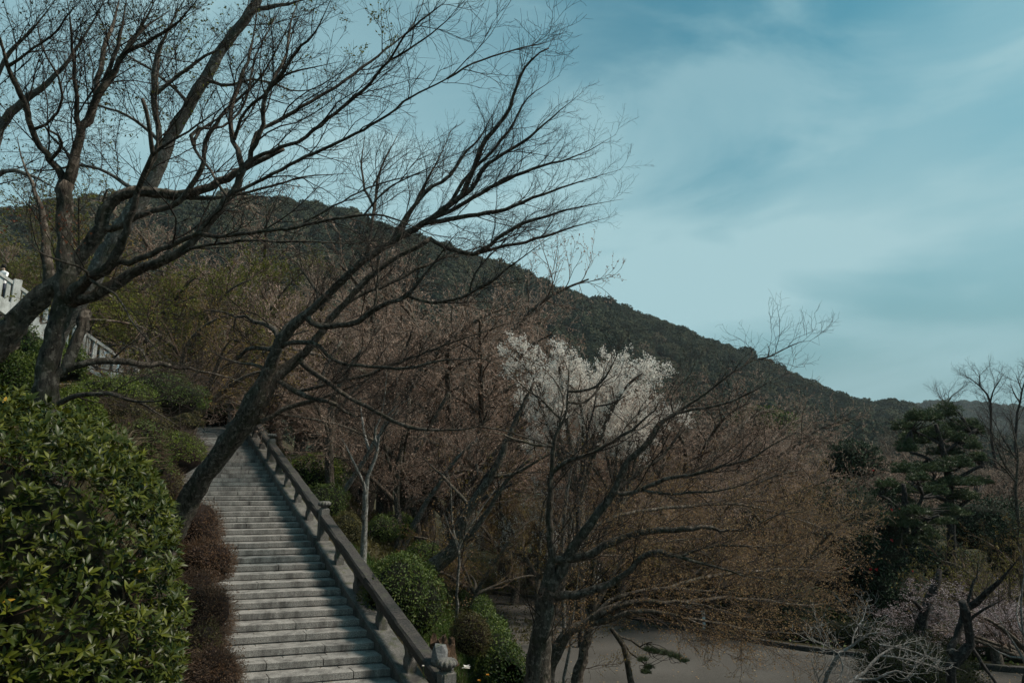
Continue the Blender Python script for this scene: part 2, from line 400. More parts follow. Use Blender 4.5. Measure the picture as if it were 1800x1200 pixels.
# gravel plaza: a sheet 4 mm above the levelled ground
plaza_edge = [(-1.3, 33.2), (2.5, 30.5), (5.2, 26.6), (7.6, 24.0), (9.6, 22.3), (13.0, 20.6), (18.0, 19.0), (26, 17.5), (26, 4), (9, 4), (3, 9), (1.2, 15), (0.1, 20), (-0.1, 24), (-1.1, 29)]
def smooth_poly(pts, n=4, closed=True):
    pts = np.array(pts, float); m = len(pts); out = []
    for i in range(m if closed else m - 1):
        p0, p1, p2, p3 = (pts[(i + k) % m] if closed else pts[min(max(i + k, 0), m - 1)] for k in (-1, 0, 1, 2))
        for j in range(n):
            u = j / n
            out.append(0.5 * ((2 * p1) + (-p0 + p2) * u + (2 * p0 - 5 * p1 + 4 * p2 - p3) * u * u + (-p0 + 3 * p1 - 3 * p2 + p3) * u ** 3))
    if not closed: out.append(pts[-1])
    return np.array(out)
pe = smooth_poly(plaza_edge)
V = np.column_stack([pe, np.full(len(pe), ZP + 0.03)])
me = bpy.data.meshes.new('plaza'); me.from_pydata([tuple(v) for v in V], [], [tuple(range(len(V)))]); me.materials.append(M['plaza'])
obj('plaza', me, kind='structure')

# ------------------------------------------------------------------ mountain with its forest
ridge_px = [(-900, 560), (-500, 420), (-200, 372), (0, 368), (200, 345), (300, 335), (420, 338), (500, 350), (600, 368), (700, 402), (800, 440), (900, 482), (1000, 512), (1100, 548), (1200, 584), (1300, 620), (1400, 662), (1480, 696), (1520, 706), (1560, 704), (1610, 718), (1700, 745), (1800, 770), (2100, 800), (2700, 815)]
def az_el(px, py):
    d = W(px, py, 1.0); return math.atan2(d[0], d[1]), d[2] / math.hypot(d[0], d[1])
rz = np.array([az_el(*p) for p in ridge_px])
def ridge_R(az): return np.interp(az, [-1.0, -0.6, 0.0, 0.45, 0.65, 1.1], [300, 320, 400, 560, 680, 800])
def hill_z(az, r):
    R = ridge_R(az); r0 = 125.0
    top = np.interp(az, rz[:, 0], rz[:, 1]) * R
    u = np.clip((r - r0) / (R - r0), 0, 1.35)
    bump = 7.0 * np.sin(az * 14 + r * 0.013) * np.sin(r * 0.031 + az * 5) * np.clip(u * (1 - u) * 4, 0, 1)
    z = np.where(u <= 1, top * (0.35 * u + 0.65 * sm(u) ** 0.9), top * (1 - 0.9 * (u - 1)))
    return z - 9 + 9 * np.clip(u * 1.0, 0, 1) - 8.0 * np.clip(u * 2, 0, 1) + bump
azs = np.linspace(-1.05, 1.05, 150); us = np.linspace(0, 1.35, 60)
A, U = np.meshgrid(azs, us); Rr = 125 + U * (ridge_R(A) - 125)
V = np.stack([np.sin(A) * Rr, np.cos(A) * Rr, hill_z(A, Rr)], -1).reshape(-1, 3)
n = len(azs); i = (np.arange(len(us) - 1)[:, None] * n + np.arange(n - 1)[None]).ravel()
obj('hill', mesh_np('hill', V, np.stack([i, i + 1, i + n + 1, i + n], -1), M['hill'], True), kind='structure')
far_px = [(1300, 800), (1480, 760), (1560, 735), (1610, 712), (1640, 705), (1700, 707), (1760, 712), (1830, 722), (1950, 735), (2200, 765)]
fz = np.array([az_el(*p) for p in far_px])
azf = np.linspace(fz[0, 0], fz[-1, 0], 60); uf = np.linspace(0, 1.2, 12)
A, U = np.meshgrid(azf, uf); Rr = 800 + U * 500
V = np.stack([np.sin(A) * Rr, np.cos(A) * Rr, np.interp(A, fz[:, 0], fz[:, 1]) * 1300 * np.where(U < 1, sm(U), 1 - (U - 1)) - 10], -1).reshape(-1, 3)
n = len(azf); i = (np.arange(len(uf) - 1)[:, None] * n + np.arange(n - 1)[None]).ravel()
obj('far_hill', mesh_np('far_hill', V, np.stack([i, i + 1, i + n + 1, i + n], -1), M['hill'], True), kind='structure')

def lumpy(D, amp, seed):
    r = np.random.default_rng(seed); f = np.zeros(D.shape[0])
    for k in range(9):
        w = r.normal(size=3) * (2.0 + k * 0.9); f += np.sin(D @ w + r.uniform(0, 6.28)) / (1.5 + k * 0.5)
    return 1 + amp * f
def sphere_dirs(n, r=None):
    r = r or rng
    D = r.normal(size=(n, 3)); return unit(D)
def ico(level=3):
    import bmesh
    bm = bmesh.new(); bmesh.ops.create_icosphere(bm, subdivisions=level, radius=1)
    V = np.array([v.co[:] for v in bm.verts]); F = np.array([[v.index for v in f.verts] for f in bm.faces]); bm.free()
    return V, F
ICO2, ICO3 = ico(2), ico(3)

def leaf_quads(P, A, Nrm, ln, wd, fold=0.25):
    """rhombic leaves: P base, A along, Nrm up; returns V (4n,3), F (n,4)"""
    A = unit(A); B = unit(np.cross(Nrm, A)); Nn = np.cross(A, B)
    ln = np.asarray(ln)[:, None]; wd = np.asarray(wd)[:, None]
    v0 = P; v1 = P + A * ln * 0.5 + B * wd * 0.5 + Nn * wd * fold; v2 = P + A * ln; v3 = P + A * ln * 0.5 - B * wd * 0.5 + Nn * wd * fold
    V = np.stack([v0, v1, v2, v3], 1).reshape(-1, 3)
    F = np.arange(len(P) * 4).reshape(-1, 4)
    return V, F
def merge(parts):
    Vs, Fs, o = [], [], 0
    for V, F in parts:
        Vs.append(V); Fs += [f + o for f in (F if isinstance(F, list) else [F])]; o += len(V)
    return np.concatenate(Vs), Fs

def forest_mat(name, stops):
    m, N, L, out = new_mat(name)
    at = N.new('ShaderNodeAttribute'); at.attribute_name = 'rnd'
    oi = N.new('ShaderNodeObjectInfo')
    mx = N.new('ShaderNodeMath'); mx.operation = 'MULTIPLY_ADD'; mx.inputs[1].default_value = 0.30
    ms = N.new('ShaderNodeMath'); ms.operation = 'MULTIPLY'; ms.inputs[1].default_value = 0.70
    ns = N.new('ShaderNodeTexNoise'); ns.inputs['Scale'].default_value = 0.022; ns.inputs['Detail'].default_value = 3
    L.new(oi.outputs['Location'], ns.inputs['Vector'])
    nr = N.new('ShaderNodeMapRange'); nr.inputs[1].default_value = .38; nr.inputs[2].default_value = .62; nr.inputs[3].default_value = 0; nr.inputs[4].default_value = 1
    L.new(ns.outputs[0], nr.inputs[0])
    nm = N.new('ShaderNodeMix'); nm.data_type = 'FLOAT'; nm.inputs[0].default_value = 0.55
    L.new(oi.outputs['Random'], nm.inputs[2]); L.new(nr.outputs[0], nm.inputs[3])
    L.new(nm.outputs[0], ms.inputs[0]); L.new(at.outputs['Fac'], mx.inputs[0]); L.new(ms.outputs[0], mx.inputs[2])
    r = ramp(N, stops); L.new(mx.outputs[0], r.inputs[0])
    p = N.new('ShaderNodeBsdfDiffuse'); L.new(r.outputs[0], p.inputs['Color']); L.new(p.outputs[0], out.inputs[0])
    return m
M['forest'] = forest_mat('forest_leaf', [(0.0, (0.018, 0.024, 0.020)), (0.35, (0.036, 0.044, 0.031)), (0.6, (0.056, 0.060, 0.038)), (0.8, (0.080, 0.070, 0.046)), (0.92, (0.088, 0.064, 0.050)), (1.0, (0.13, 0.095, 0.078))])

def crown_proto(seed, n=900):
    r = np.random.default_rng(seed)
    D = sphere_dirs(n, r); D[:, 2] = np.abs(D[:, 2]) * 1.0 - 0.25; D = unit(D)
    k = r.integers(3, 6); cen = np.column_stack([r.uniform(-.5, .5, k), r.uniform(-.5, .5, k), r.uniform(-.1, .45, k)]); cr = r.uniform(.45, .7, k)
    w = r.integers(0, k, n)
    P = cen[w] + D * cr[w][:, None] * r.uniform(0.85, 1.08, n)[:, None]
    tang = unit(np.cross(D, r.normal(size=(n, 3))))
    V, F = leaf_quads(P, unit(tang + D * 0.3), D, r.uniform(.16, .30, n), r.uniform(.12, .22, n))
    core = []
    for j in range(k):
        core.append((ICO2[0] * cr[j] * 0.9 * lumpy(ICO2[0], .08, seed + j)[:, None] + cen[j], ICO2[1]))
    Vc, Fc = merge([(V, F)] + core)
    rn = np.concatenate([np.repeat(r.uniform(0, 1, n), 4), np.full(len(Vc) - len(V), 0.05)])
    me = mesh_np('crown', Vc, Fc, M['forest'], False, rn)
    return bpy.data.objects.new('crown_prototype', me)     # never linked: only the node group reads it
protos = [crown_proto(s) for s in (11, 12, 13, 14)]

def scatter_nodes(protos, name='scatter'):
    ng = bpy.data.node_groups.new(name, 'GeometryNodeTree')
    ng.interface.new_socket('Geometry', in_out='INPUT', socket_type='NodeSocketGeometry')
    ng.interface.new_socket('Geometry', in_out='OUTPUT', socket_type='NodeSocketGeometry')
    N, L = ng.nodes, ng.links
    gi, go = N.new('NodeGroupInput'), N.new('NodeGroupOutput')
    g2i = N.new('GeometryNodeGeometryToInstance')
    for p in protos:
        oi = N.new('GeometryNodeObjectInfo'); oi.inputs['Object'].default_value = p
        L.new(oi.outputs['Geometry'], g2i.inputs[0])
    iop = N.new('GeometryNodeInstanceOnPoints')
    L.new(gi.outputs[0], iop.inputs['Points']); L.new(g2i.outputs[0], iop.inputs['Instance'])
    iop.inputs['Pick Instance'].default_value = True
    def attr(nm, typ):
        a = N.new('GeometryNodeInputNamedAttribute'); a.data_type = typ; a.inputs['Name'].default_value = nm
        return a.outputs[0]
    L.new(attr('pick', 'INT'), iop.inputs['Instance Index'])
    L.new(attr('rot', 'FLOAT_VECTOR'), iop.inputs['Rotation'])
    L.new(attr('scl', 'FLOAT_VECTOR'), iop.inputs['Scale'])
    L.new(iop.outputs[0], go.inputs[0])
    return ng
def scatter(name, P, scl, nproto, ng, mat, **k):
    me = bpy.data.meshes.new(name); me.vertices.add(len(P)); me.vertices.foreach_set('co', np.asarray(P, dtype=np.float32).ravel())
    a = me.attributes.new('pick', 'INT', 'POINT'); a.data.foreach_set('value', rng.integers(0, nproto, len(P)).astype(np.int32))
    rt = np.zeros((len(P), 3), dtype=np.float32); rt[:, 2] = rng.uniform(0, 6.28, len(P)); rt[:, :2] = rng.normal(0, .08, (len(P), 2))
    a = me.attributes.new('rot', 'FLOAT_VECTOR', 'POINT'); a.data.foreach_set('vector', rt.ravel())
    a = me.attributes.new('scl', 'FLOAT_VECTOR', 'POINT'); a.data.foreach_set('vector', np.asarray(scl, dtype=np.float32).ravel())
    me.materials.append(mat); me.update()
    o = obj(name, me, **k)
    md = o.modifiers.new('scatter', 'NODES'); md.node_group = ng
    return o
NG = scatter_nodes(protos)
N_ = 11000
az = rng.uniform(-0.95, 0.95, N_); u = rng.uniform(0.0, 1.0, N_) ** 0.85 * 1.06
r_ = 125 + u * (ridge_R(az) - 125)
P = np.stack([np.sin(az) * r_, np.cos(az) * r_, hill_z(az, r_) + 1.0], -1)
sz = 2.6 + 4.8 * rng.uniform(0, 1, N_) ** 1.7
scatter('hillside_forest', P, np.stack([sz, sz, sz * rng.uniform(.7, 1.25, N_)], -1), 4, NG, M['forest'], kind='stuff',
        label='dense evergreen forest covering the long slope behind the garden', cat='forest')
N_ = 900
az = rng.uniform(fz[0, 0], fz[-1, 0], N_); u = rng.uniform(0.5, 1.03, N_); r_ = 800 + u * 500
P = np.stack([np.sin(az) * r_, np.cos(az) * r_, np.interp(az, fz[:, 0], fz[:, 1]) * 1300 * sm(u) - 8], -1)
sz = rng.uniform(6, 11, N_)
scatter('distant_forest', P, np.stack([sz, sz, sz], -1), 4, NG, M['forest'], kind='stuff',
        label='low dark wooded ridge far away behind the pine top', cat='forest')

# ------------------------------------------------------------------ branch engine
def resample(pts, rad, K):
    pts = np.asarray(pts, float); rad = np.asarray(rad, float)
    dense = smooth_poly(np.column_stack([pts, rad]), 6, closed=False)
    d = np.concatenate([[0], np.cumsum(np.linalg.norm(np.diff(dense[:, :3], axis=0), axis=1))])
    q = np.linspace(0, d[-1], K)
    return np.stack([np.interp(q, d, dense[:, j]) for j in range(3)], -1), np.interp(q, d, dense[:, 3])

def tubes(P, R, k):
    """P (M,K,3) polylines, R (M,K) radii, k sides -> V, F"""
    Mn, K, _ = P.shape
    T = np.empty_like(P); T[:, 1:-1] = P[:, 2:] - P[:, :-2]; T[:, 0] = P[:, 1] - P[:, 0]; T[:, -1] = P[:, -1] - P[:, -2]
    T = unit(T)
    main = unit(P[:, -1] - P[:, 0] + 1e-6)
    ref = np.zeros((Mn, 3)); ref[np.arange(Mn), np.argmin(np.abs(main), axis=1)] = 1
    B = unit(np.cross(T, ref[:, None, :])); Nn = np.cross(T, B)
    a = np.arange(k) / k * 2 * math.pi
    ring = B[:, :, None, :] * np.cos(a)[None, None, :, None] + Nn[:, :, None, :] * np.sin(a)[None, None, :, None]
    V = P[:, :, None, :] + ring * R[:, :, None, None]
    V = V.reshape(-1, 3)
    base = (np.arange(Mn)[:, None, None] * K + np.arange(K - 1)[None, :, None]) * k
    j = np.arange(k)[None, None, :]; j2 = (j + 1) % k
    F = np.stack([base + j, base + j2, base + k + j2, base + k + j], -1).reshape(-1, 4)
    return V, F

def spawn(P, R, gap, length, ang, up, K, wander=0.12, curve=0.05, tmin=0.1, rfac=0.6, rtip=0.0012, r=None, flat=1.0, lenmode='abs', cap_r=0.012, dirb=None, lref=None):
    """grow side branches from the polylines P; vectorised"""
    r = r or rng
    Mn, Kp, _ = P.shape
    seg = np.linalg.norm(np.diff(P, axis=1), axis=2).sum(1)
    cnt = np.maximum((seg * (1 - tmin) / gap + r.uniform(0, 1, Mn)).astype(int), 0)
    idx = np.repeat(np.arange(Mn), cnt); n = len(idx)
    if n == 0: return np.zeros((0, K, 3)), np.zeros((0, K))
    first = np.concatenate([[0], np.cumsum(cnt)[:-1]])
    local = np.arange(n) - first[idx]
    t = tmin + (1 - tmin) * (local + r.uniform(0.1, 0.9, n)) / np.maximum(cnt[idx], 1)
    f = t * (Kp - 1); i0 = np.minimum(f.astype(int), Kp - 2); w = (f - i0)[:, None]
    pos = P[idx, i0] * (1 - w) + P[idx, i0 + 1] * w
    pr = R[idx, i0] * (1 - w[:, 0]) + R[idx, i0 + 1] * w[:, 0]
    tan = unit(P[idx, i0 + 1] - P[idx, i0])
    perp = r.normal(size=(n, 3)); perp[:, 2] *= flat
    perp = unit(perp - tan * (perp * tan).sum(1, keepdims=True))
    a = np.radians(r.normal(ang, ang * 0.25, n))[:, None]
    d = tan * np.cos(a) + perp * np.sin(a); d[:, 2] += up
    if dirb is not None: d += np.asarray(dirb)[None]
    d = unit(d)
    if lenmode == 'abs': L = length * (1.15 - 0.65 * t)
    else: L = length * seg[idx] * (1.2 - 0.75 * t)
    if lref: L = L * np.clip(pr / lref, 0.58, 1.1)
    L = L * r.uniform(0.55, 1.25, n)
    st_ = (L / (K - 1))[:, None]
    out = np.empty((n, K, 3)); out[:, 0] = pos
    bend = r.normal(0, curve, (n, 3)); bend[:, 2] += curve
    for j in range(1, K):
        d = unit(d + bend + r.normal(0, wander, (n, 3)))
        out[:, j] = out[:, j - 1] + d * st_
    r0 = np.minimum(pr * rfac, cap_r * (0.4 + 0.6 * L / max(length if lenmode == 'abs' else L.max(), 1e-3)))
    r0 = np.maximum(r0, rtip * 1.3)
    q = np.linspace(0, 1, K)[None]
    return out, r0[:, None] * (1 - q) + rtip * q

def end_leaves(P, n_per, size, r=None, up=0.5, spread=1.0, wid=0.7, jit=0.0):
    """small leaves or buds along the last levels of twigs"""
    r = r or rng
    Mn, K, _ = P.shape
    idx = np.repeat(np.arange(Mn), n_per); n = len(idx)
    f = r.uniform(0.25, 1.0, n) * (K - 1); i0 = np.minimum(f.astype(int), K - 2); w = (f - i0)[:, None]
    pos = P[idx, i0] * (1 - w) + P[idx, i0 + 1] * w
    tan = unit(P[idx, i0 + 1] - P[idx, i0])
    A = unit(tan + r.normal(0, spread, (n, 3)))
    Nn = r.normal(0, 0.6, (n, 3)); Nn[:, 2] += up
    if jit: pos = pos + r.normal(0, jit, pos.shape)
    s = size * r.uniform(0.5, 1.35, n)
    V, F = leaf_quads(pos, A, Nn, s, s * wid)
    # neighbouring leaves share a hue, single ones stray
    base = r.uniform(0, 1, Mn)[idx]
    return V, F, np.repeat(np.clip(0.5 * base + 0.5 * r.uniform(0, 1, n), 0, 1), 4)

class Tree:
    """limbs traced over the photograph at real distances; finer wood grows from them"""
    def __init__(s, name, label, cat, d, mat, seed, twig=None, group=None):
        s.name, s.label, s.cat, s.d, s.mat = name, label, cat, d, mat
        s.r = np.random.default_rng(seed); s.px = []; s.limbs = []; s.grow_from = []; s.twig = twig or M['twig_dark']; s.group = group
    def limb(s, pts, d1=None, d0=None, K=None, grow=True, wob=0.010, stub=False):
        pts = np.array(pts, float)
        if d0 is None:
            if s.px:
                A = np.concatenate(s.px); j = np.argmin(np.hypot(A[:, 0] - pts[0, 0], A[:, 1] - pts[0, 1])); d0 = A[j, 2]
                if np.hypot(A[j, 0] - pts[0, 0], A[j, 1] - pts[0, 1]) < 40: pts[0, :2] = pts[0, :2] * 0.3 + A[j, :2] * 0.7
            else: d0 = s.d
        if d1 is None: d1 = d0 + s.r.uniform(-0.08, 0.08) * s.d * 0.6
        L = np.concatenate([[0], np.cumsum(np.hypot(*np.diff(pts[:, :2], axis=0).T))]); q = L / L[-1]
        D = d0 + (d1 - d0) * q ** 1.1
        P3 = np.array([W(p[0], p[1], dd) for p, dd in zip(pts, D)])
        rad = pts[:, 2] * D / FPX * np.interp(pts[:, 2], [0, 3, 14, 24], [0.66, 0.72, 0.80, 0.92])
        K = K or max(8, int(L[-1] / 16))
        P, R = resample(P3, rad, K)
        m = P.shape[0]
        if R[-1] < 0.035 and grow and not stub:
            q9 = np.linspace(0, 1, m); R = R * np.interp(q9, [0, .55, 1], [1, 1, .22]); R = np.maximum(R, .0016)
        if m > 4: P[1:-1] += s.r.normal(0, wob, (m - 2, 3)) * np.minimum(1, R[1:-1, None] / 0.03)
        a, b, c = proj(P); s.px.append(np.column_stack([a, b, c]))
        s.limbs.append((P, R)); 
        if grow: s.grow_from.append((P, R))
        return s
    def build(s, levels, leaf=None, root_extend=True, min_t=0.12):
        P0, R0 = s.limbs[0]
        base = P0[0].copy(); g = float(gz(base[0], base[1]))
        if root_extend and base[2] > g - 0.1:
            # the trunk goes on down to the ground, with a flare
            n = max(3, int((base[2] - g) / 0.25) + 2)
            zz = np.linspace(g - 0.25, base[2], n)[:-1]
            d = (P0[1] - P0[0]) / max(np.linalg.norm(P0[1] - P0[0]), 1e-6); h = np.array([d[0], d[1]]) * 0.25
            ex = np.array([[base[0] - h[0] * (base[2] - z), base[1] - h[1] * (base[2] - z), z] for z in zz])
            P0 = np.concatenate([ex, P0]); R0 = np.concatenate([R0[0] * (1 + 0.35 * ((base[2] - zz) / max(base[2] - zz[0], .1)) ** 2), R0])
            s.limbs[0] = (P0, R0)
        org = P0[0] + np.array([0, 0, 0.25])
        root = thing(s.name, org, s.label, s.cat, s.group)
        for i, (P, R) in enumerate(s.limbs):
            big = R.max() > 0.05
            k = 14 if R.max() > 0.12 else (9 if big else 6)
            Rn = R
            V, F = tubes(P[None], Rn[None], k)
            if big:      # knobbly bark outline
                ang = np.tile(np.arange(k), len(P)); ring = np.repeat(np.arange(len(P)), k)
                amp = 0.09 * np.sin(ang * 2.3 + ring * 0.6 + i) + 0.07 * s.r.normal(0, 1, len(V))
                V = V + (V - np.repeat(P, k, 0)) * amp[:, None]
            capv = len(V); V = np.concatenate([V, P[-1:]]); e = (len(P) - 1) * k; j = np.arange(k)
            cap = np.stack([e + j, e + (j + 1) % k, np.full(k, capv)], -1)
            me = mesh_np('trunk' if i == 0 else 'limb', V - org, [F, cap], s.mat, True)
            obj('trunk' if i == 0 else 'limb', me, root)
        lev = [(np.stack([resample(P, R, 24)[0] for P, R in s.grow_from]), np.stack([resample(P, R, 24)[1] for P, R in s.grow_from]))]
        parts = []; last = None
        for li, kw in enumerate(levels):
            kw = dict(kw); sides = kw.pop('sides', 3); src = kw.pop('src', None)
            if src == 'all': Pp = lev
            else: Pp = [lev[-1]]
            newP, newR = [], []
            for (P, R) in Pp:
                a, b = spawn(P, R, r=s.r, **kw); newP.append(a); newR.append(b)
            Pn, Rn = np.concatenate(newP), np.concatenate(newR)
            lev.append((Pn, Rn)); parts.append((tubes(Pn, Rn, sides)))
        for nm, pr in (('branches', parts[:1]), ('twigs', parts[1:])):
            if pr:
                V, F = merge(pr); obj(nm, mesh_np(nm, V - org, F, s.twig, False), root, kind='stuff')
        for lf in (leaf or []):
            mat, n_per, size = lf[:3]; src = lev[lf[3] if len(lf) > 3 else -1][0]
            nm = lf[5] if len(lf) > 5 else 'leaves'
            if len(lf) > 4 and lf[4] is not None:
                a, b, _ = proj(src[:, 0]); src = src[lf[4](a, b, s.r)]
            if len(src) == 0: continue
            V, F, rn = end_leaves(src, n_per, size, s.r)
            obj(nm, mesh_np(nm, V - org, F, mat, False, rn), root, kind='stuff')
        return root

# ------------------------------------------------------------------ granite staircase
TD = np.array((-0.961, -0.277, 0.0))          # along a step, right end to left end
H3 = np.array((HX, HY, 0.0)); N3 = np.array((NX, NY, 0.0)); Z3 = np.array((0, 0, 1.0))
stairs = thing('stone_staircase', (*xy(-13 * TREAD, -2), ZP), 'long pale granite stairway climbing past the big leaning trunk', 'staircase')
org_st = np.array(stairs.location)
def step_block(i, a, b, d0, d1, low):
    o = S0 + i * np.array((HX * TREAD, HY * TREAD, RISE)) + rng.normal(0, 0.0015) * Z3
    j = lambda: rng.normal(0, 0.003)
    sec = [(d0 + 0.03, -RISE - low), (d0 + 0.03, -RISE + 0.012), (d0 + j() * .5, -RISE + 0.026), (d0 + j() * .6, -0.010), (d0 + 0.003, -0.003), (d0 + 0.011, j() * 0.3), (d1, j() * 0.5), (d1, -RISE - low)]
    n = max(2, int((b - a) / 0.35) + 1)
    V = []
    for q in np.linspace(a, b, n):
        w = rng.normal(0, 0.0018, 2)
        for (s_, z_) in sec:
            V.append(o + TD * q + H3 * (s_ + (w[0] if s_ < d0 + .03 else 0)) + Z3 * (z_ + (w[1] if z_ > -.03 else 0)))
    V = np.array(V) - org_st; m = len(sec)
    base = np.arange(n - 1)[:, None] * m; k = np.arange(m)[None]
    F = np.stack([base + k, base + (k + 1) % m, base + m + (k + 1) % m, base + m + k], -1).reshape(-1, 4)
    me = mesh_np('step_stone', V, [F], M['step'])
    import bmesh
    bm = bmesh.new(); bm.from_mesh(me); bmesh.ops.holes_fill(bm, edges=[e for e in bm.edges if e.is_boundary]); bmesh.ops.recalc_face_normals(bm, faces=bm.faces); bm.to_mesh(me); bm.free()
    obj('step_stone', me, stairs)
LEN = WID / abs(np.dot(TD, N3)) + 0.1
for i in range(-13, 32):
    for (d0, d1, cuts, low) in ((0.0, 0.335, int(rng.integers(1, 3)), 0.02), (0.341, 0.5154 + (0.35 if i == 31 else -0.002), 2, 0.0)):
        c = np.sort(rng.uniform(0.12, 0.88, cuts) * LEN); c = np.concatenate([[-.22], c, [LEN]])
        if len(c) > 3 and c[2] - c[1] < 0.7: c = np.delete(c, 2)
        for a, b in zip(c[:-1], c[1:]):
            step_block(i, a + 0.009, b - 0.009, d0, d1, low)
# mortar bed under the stones
V = []
for s_ in (-7.2, STOP + 0.2):
    z_ = float(S0[2] + SLOPE * s_) - 0.30
    for t_ in (0.0, -WID - 0.4):
        z_ = float(S0[2] + SLOPE * (s_ + 0.25 * t_)) - 0.24
        V += [(*xy(s_, t_), z_), (*xy(s_, t_), z_ - 0.5)]
V = np.array(V) - org_st
obj('bed', mesh_np('bed', V, [np.array([[0, 2, 6, 4], [1, 5, 7, 3], [0, 4, 5, 1], [2, 3, 7, 6], [0, 1, 3, 2], [4, 6, 7, 5]])], M['rail']), stairs)

# paved ramp above the flight
pav = thing('paved_path', (*xy(STOP + 1, -2), float(zstair(STOP + 1))), 'pale stone ramp leading on from the head of the stairway', 'path')
pav['kind'] = 'structure'
po = np.array(pav.location); s_ = STOP + 0.95; row = 0
while s_ < STOP + 17:
    dl = rng.uniform(0.95, 1.35); t_ = -WID - 1.6 + rng.uniform(-.2, .2)
    while t_ < 0.2:
        w = rng.uniform(0.9, 1.5); q = []
        for (aa, bb) in ((0.02, 0.02), (0.02, w - 0.02), (dl - 0.02, w - 0.02), (dl - 0.02, 0.02)):
            x_, y_ = xy(s_ + aa, t_ + bb); q.append((x_, y_, float(zskew(s_ + aa, t_ + bb)) + 0.01))
        q = np.array(q) + Z3 * rng.normal(0, 0.006) - po
        V = np.concatenate([q - Z3 * 0.12, q])
        F = [np.array([[4, 5, 6, 7], [0, 1, 5, 4], [1, 2, 6, 5], [2, 3, 7, 6], [3, 0, 4, 7]])]
        obj('paving_slab', mesh_np('paving_slab', V, F, M['path']), pav)
        t_ += w
    s_ += dl

# ------------------------------------------------------------------ stone balustrade
bal = thing('stone_balustrade', (*xy(-6.9, 0.3), ZP), 'weathered stone balustrade with lotus topped posts along the stairway', 'balustrade')
bo = np.array(bal.location)
TB = 0.30
def on_bal(s_, t_, z_):       # z above the nosing line
    x_, y_ = xy(s_, t_); return np.array((x_, y_, S0[2] + SLOPE * s_ + z_))
def beam(name, s0, s1, sec, mat, jit=0.004):
    n = max(2, int((s1 - s0) / 0.3)); V = []
    for q in np.linspace(s0, s1, n):
        for (t_, z_) in sec: V.append(on_bal(q, TB + t_ + rng.normal(0, jit), z_ + rng.normal(0, jit)))
    V = np.array(V) - bo; m = len(sec); base = np.arange(n - 1)[:, None] * m; k = np.arange(m)[None]
    F = np.stack([base + k, base + (k + 1) % m, base + m + (k + 1) % m, base + m + k], -1).reshape(-1, 4)
    e = np.arange(m)[None]
    return obj(name, mesh_np(name, V, [F, e, e + (n - 1) * m], mat), bal)
def s_at(px, t_=TB, z_=1.05):
    ss = np.linspace(-9, 25, 3000); P = np.array([on_bal(q, t_, z_) for q in ss]); x_, y_, d_ = proj(P)
    return ss[np.argmin(np.abs(x_ - px))]
posts = [s_at(785, z_=0.95), s_at(570), s_at(478), s_at(428)]
RAIL = [(-0.15, 0.665), (0.15, 0.665), (0.155, 0.84), (0.12, 0.885), (-0.12, 0.885), (-0.155, 0.84)]
CURB = [(-0.25, -0.45), (0.22, -0.45), (0.22, 0.13), (0.19, 0.16), (-0.22, 0.16), (-0.25, 0.13)]
MID = [(-0.10, 0.30), (0.10, 0.30), (0.10, 0.43), (-0.10, 0.43)]
for a, b in zip(posts[:-1], posts[1:]):
    cuts = np.linspace(a + 0.14, b - 0.14, 4 if b - a > 6 else 3)
    rc = np.linspace(a + 0.14, b - 0.14, len(cuts) + 1)
    for c0, c1 in zip(rc[:-1], rc[1:]): beam('handrail', c0 + 0.003, c1 - 0.003, RAIL, M['rail'], 0.006)
    for c0, c1 in zip(cuts[:-1], cuts[1:]): beam('curb_stone', c0 + 0.004, c1 - 0.004, CURB, M['post'])
    n = max(2, int(round((b - a) / 1.75)))
    for k in range(1, n):
        sc_ = a + (b - a) * k / n
        V = []
        for zz, ww in ((0.14, 0.12), (0.34, 0.125), (0.42, 0.10), (0.50, 0.10), (0.60, 0.13), (0.715, 0.14)):
            for (aa, bb) in ((-1, -1), (1, -1), (1, 1), (-1, 1)):
                V.append(on_bal(sc_, TB, 0) + H3 * aa * ww + N3 * bb * ww * 0.8 + Z3 * (zz + aa * ww * SLOPE * (1 if zz in (0.14, 0.715) else 0.4)))
        V = np.array(V) - bo; base = np.arange(5)[:, None] * 4; kk = np.arange(4)[None]
        F = np.stack([base + kk, base + (kk + 1) % 4, base + 4 + (kk + 1) % 4, base + 4 + kk], -1).reshape(-1, 4)
        obj('strut', mesh_np('strut', V, [F, np.array([[20, 21, 22, 23]])], M['post']), bal)
beam('handrail', posts[0] - 2.2, posts[0] - 0.13, RAIL, M['rail']); beam('curb_stone', posts[0] - 2.2, posts[0] - 0.14, CURB, M['post'])
def lathe(prof, n, ribs=0, amp=0.0):
    V = []
    for (r0, z0, ra) in prof:
        for k in range(n):
            a = 2 * math.pi * k / n
            rr = r0 * (1 - amp * ra * (0.5 - 0.5 * math.cos(a * ribs)) ** 2 if ribs else 1)
            V.append((rr * math.cos(a), rr * math.sin(a), z0))
    V = np.array(V); m = len(prof); base = np.arange(m - 1)[:, None] * n; k = np.arange(n)[None]
    F = np.stack([base + k, base + (k + 1) % n, base + n + (k + 1) % n, base + n + k], -1).reshape(-1, 4)
    return V, F
capV, capF = lathe([(0.001, 1.155, 0), (0.07, 1.15, 0), (0.14, 1.145, .6), (0.185, 1.11, 1), (0.195, 1.07, 1), (0.180, 1.03, 1), (0.12, 1.005, .6), (0.09, 1.0, 0), (0.09, 0.955, 0), (0.001, 0.95, 0)], 48, 12, 0.22)
cap_me = mesh_np('lotus_cap', capV, capF[:, ::-1], M['post'], True)
import bmesh
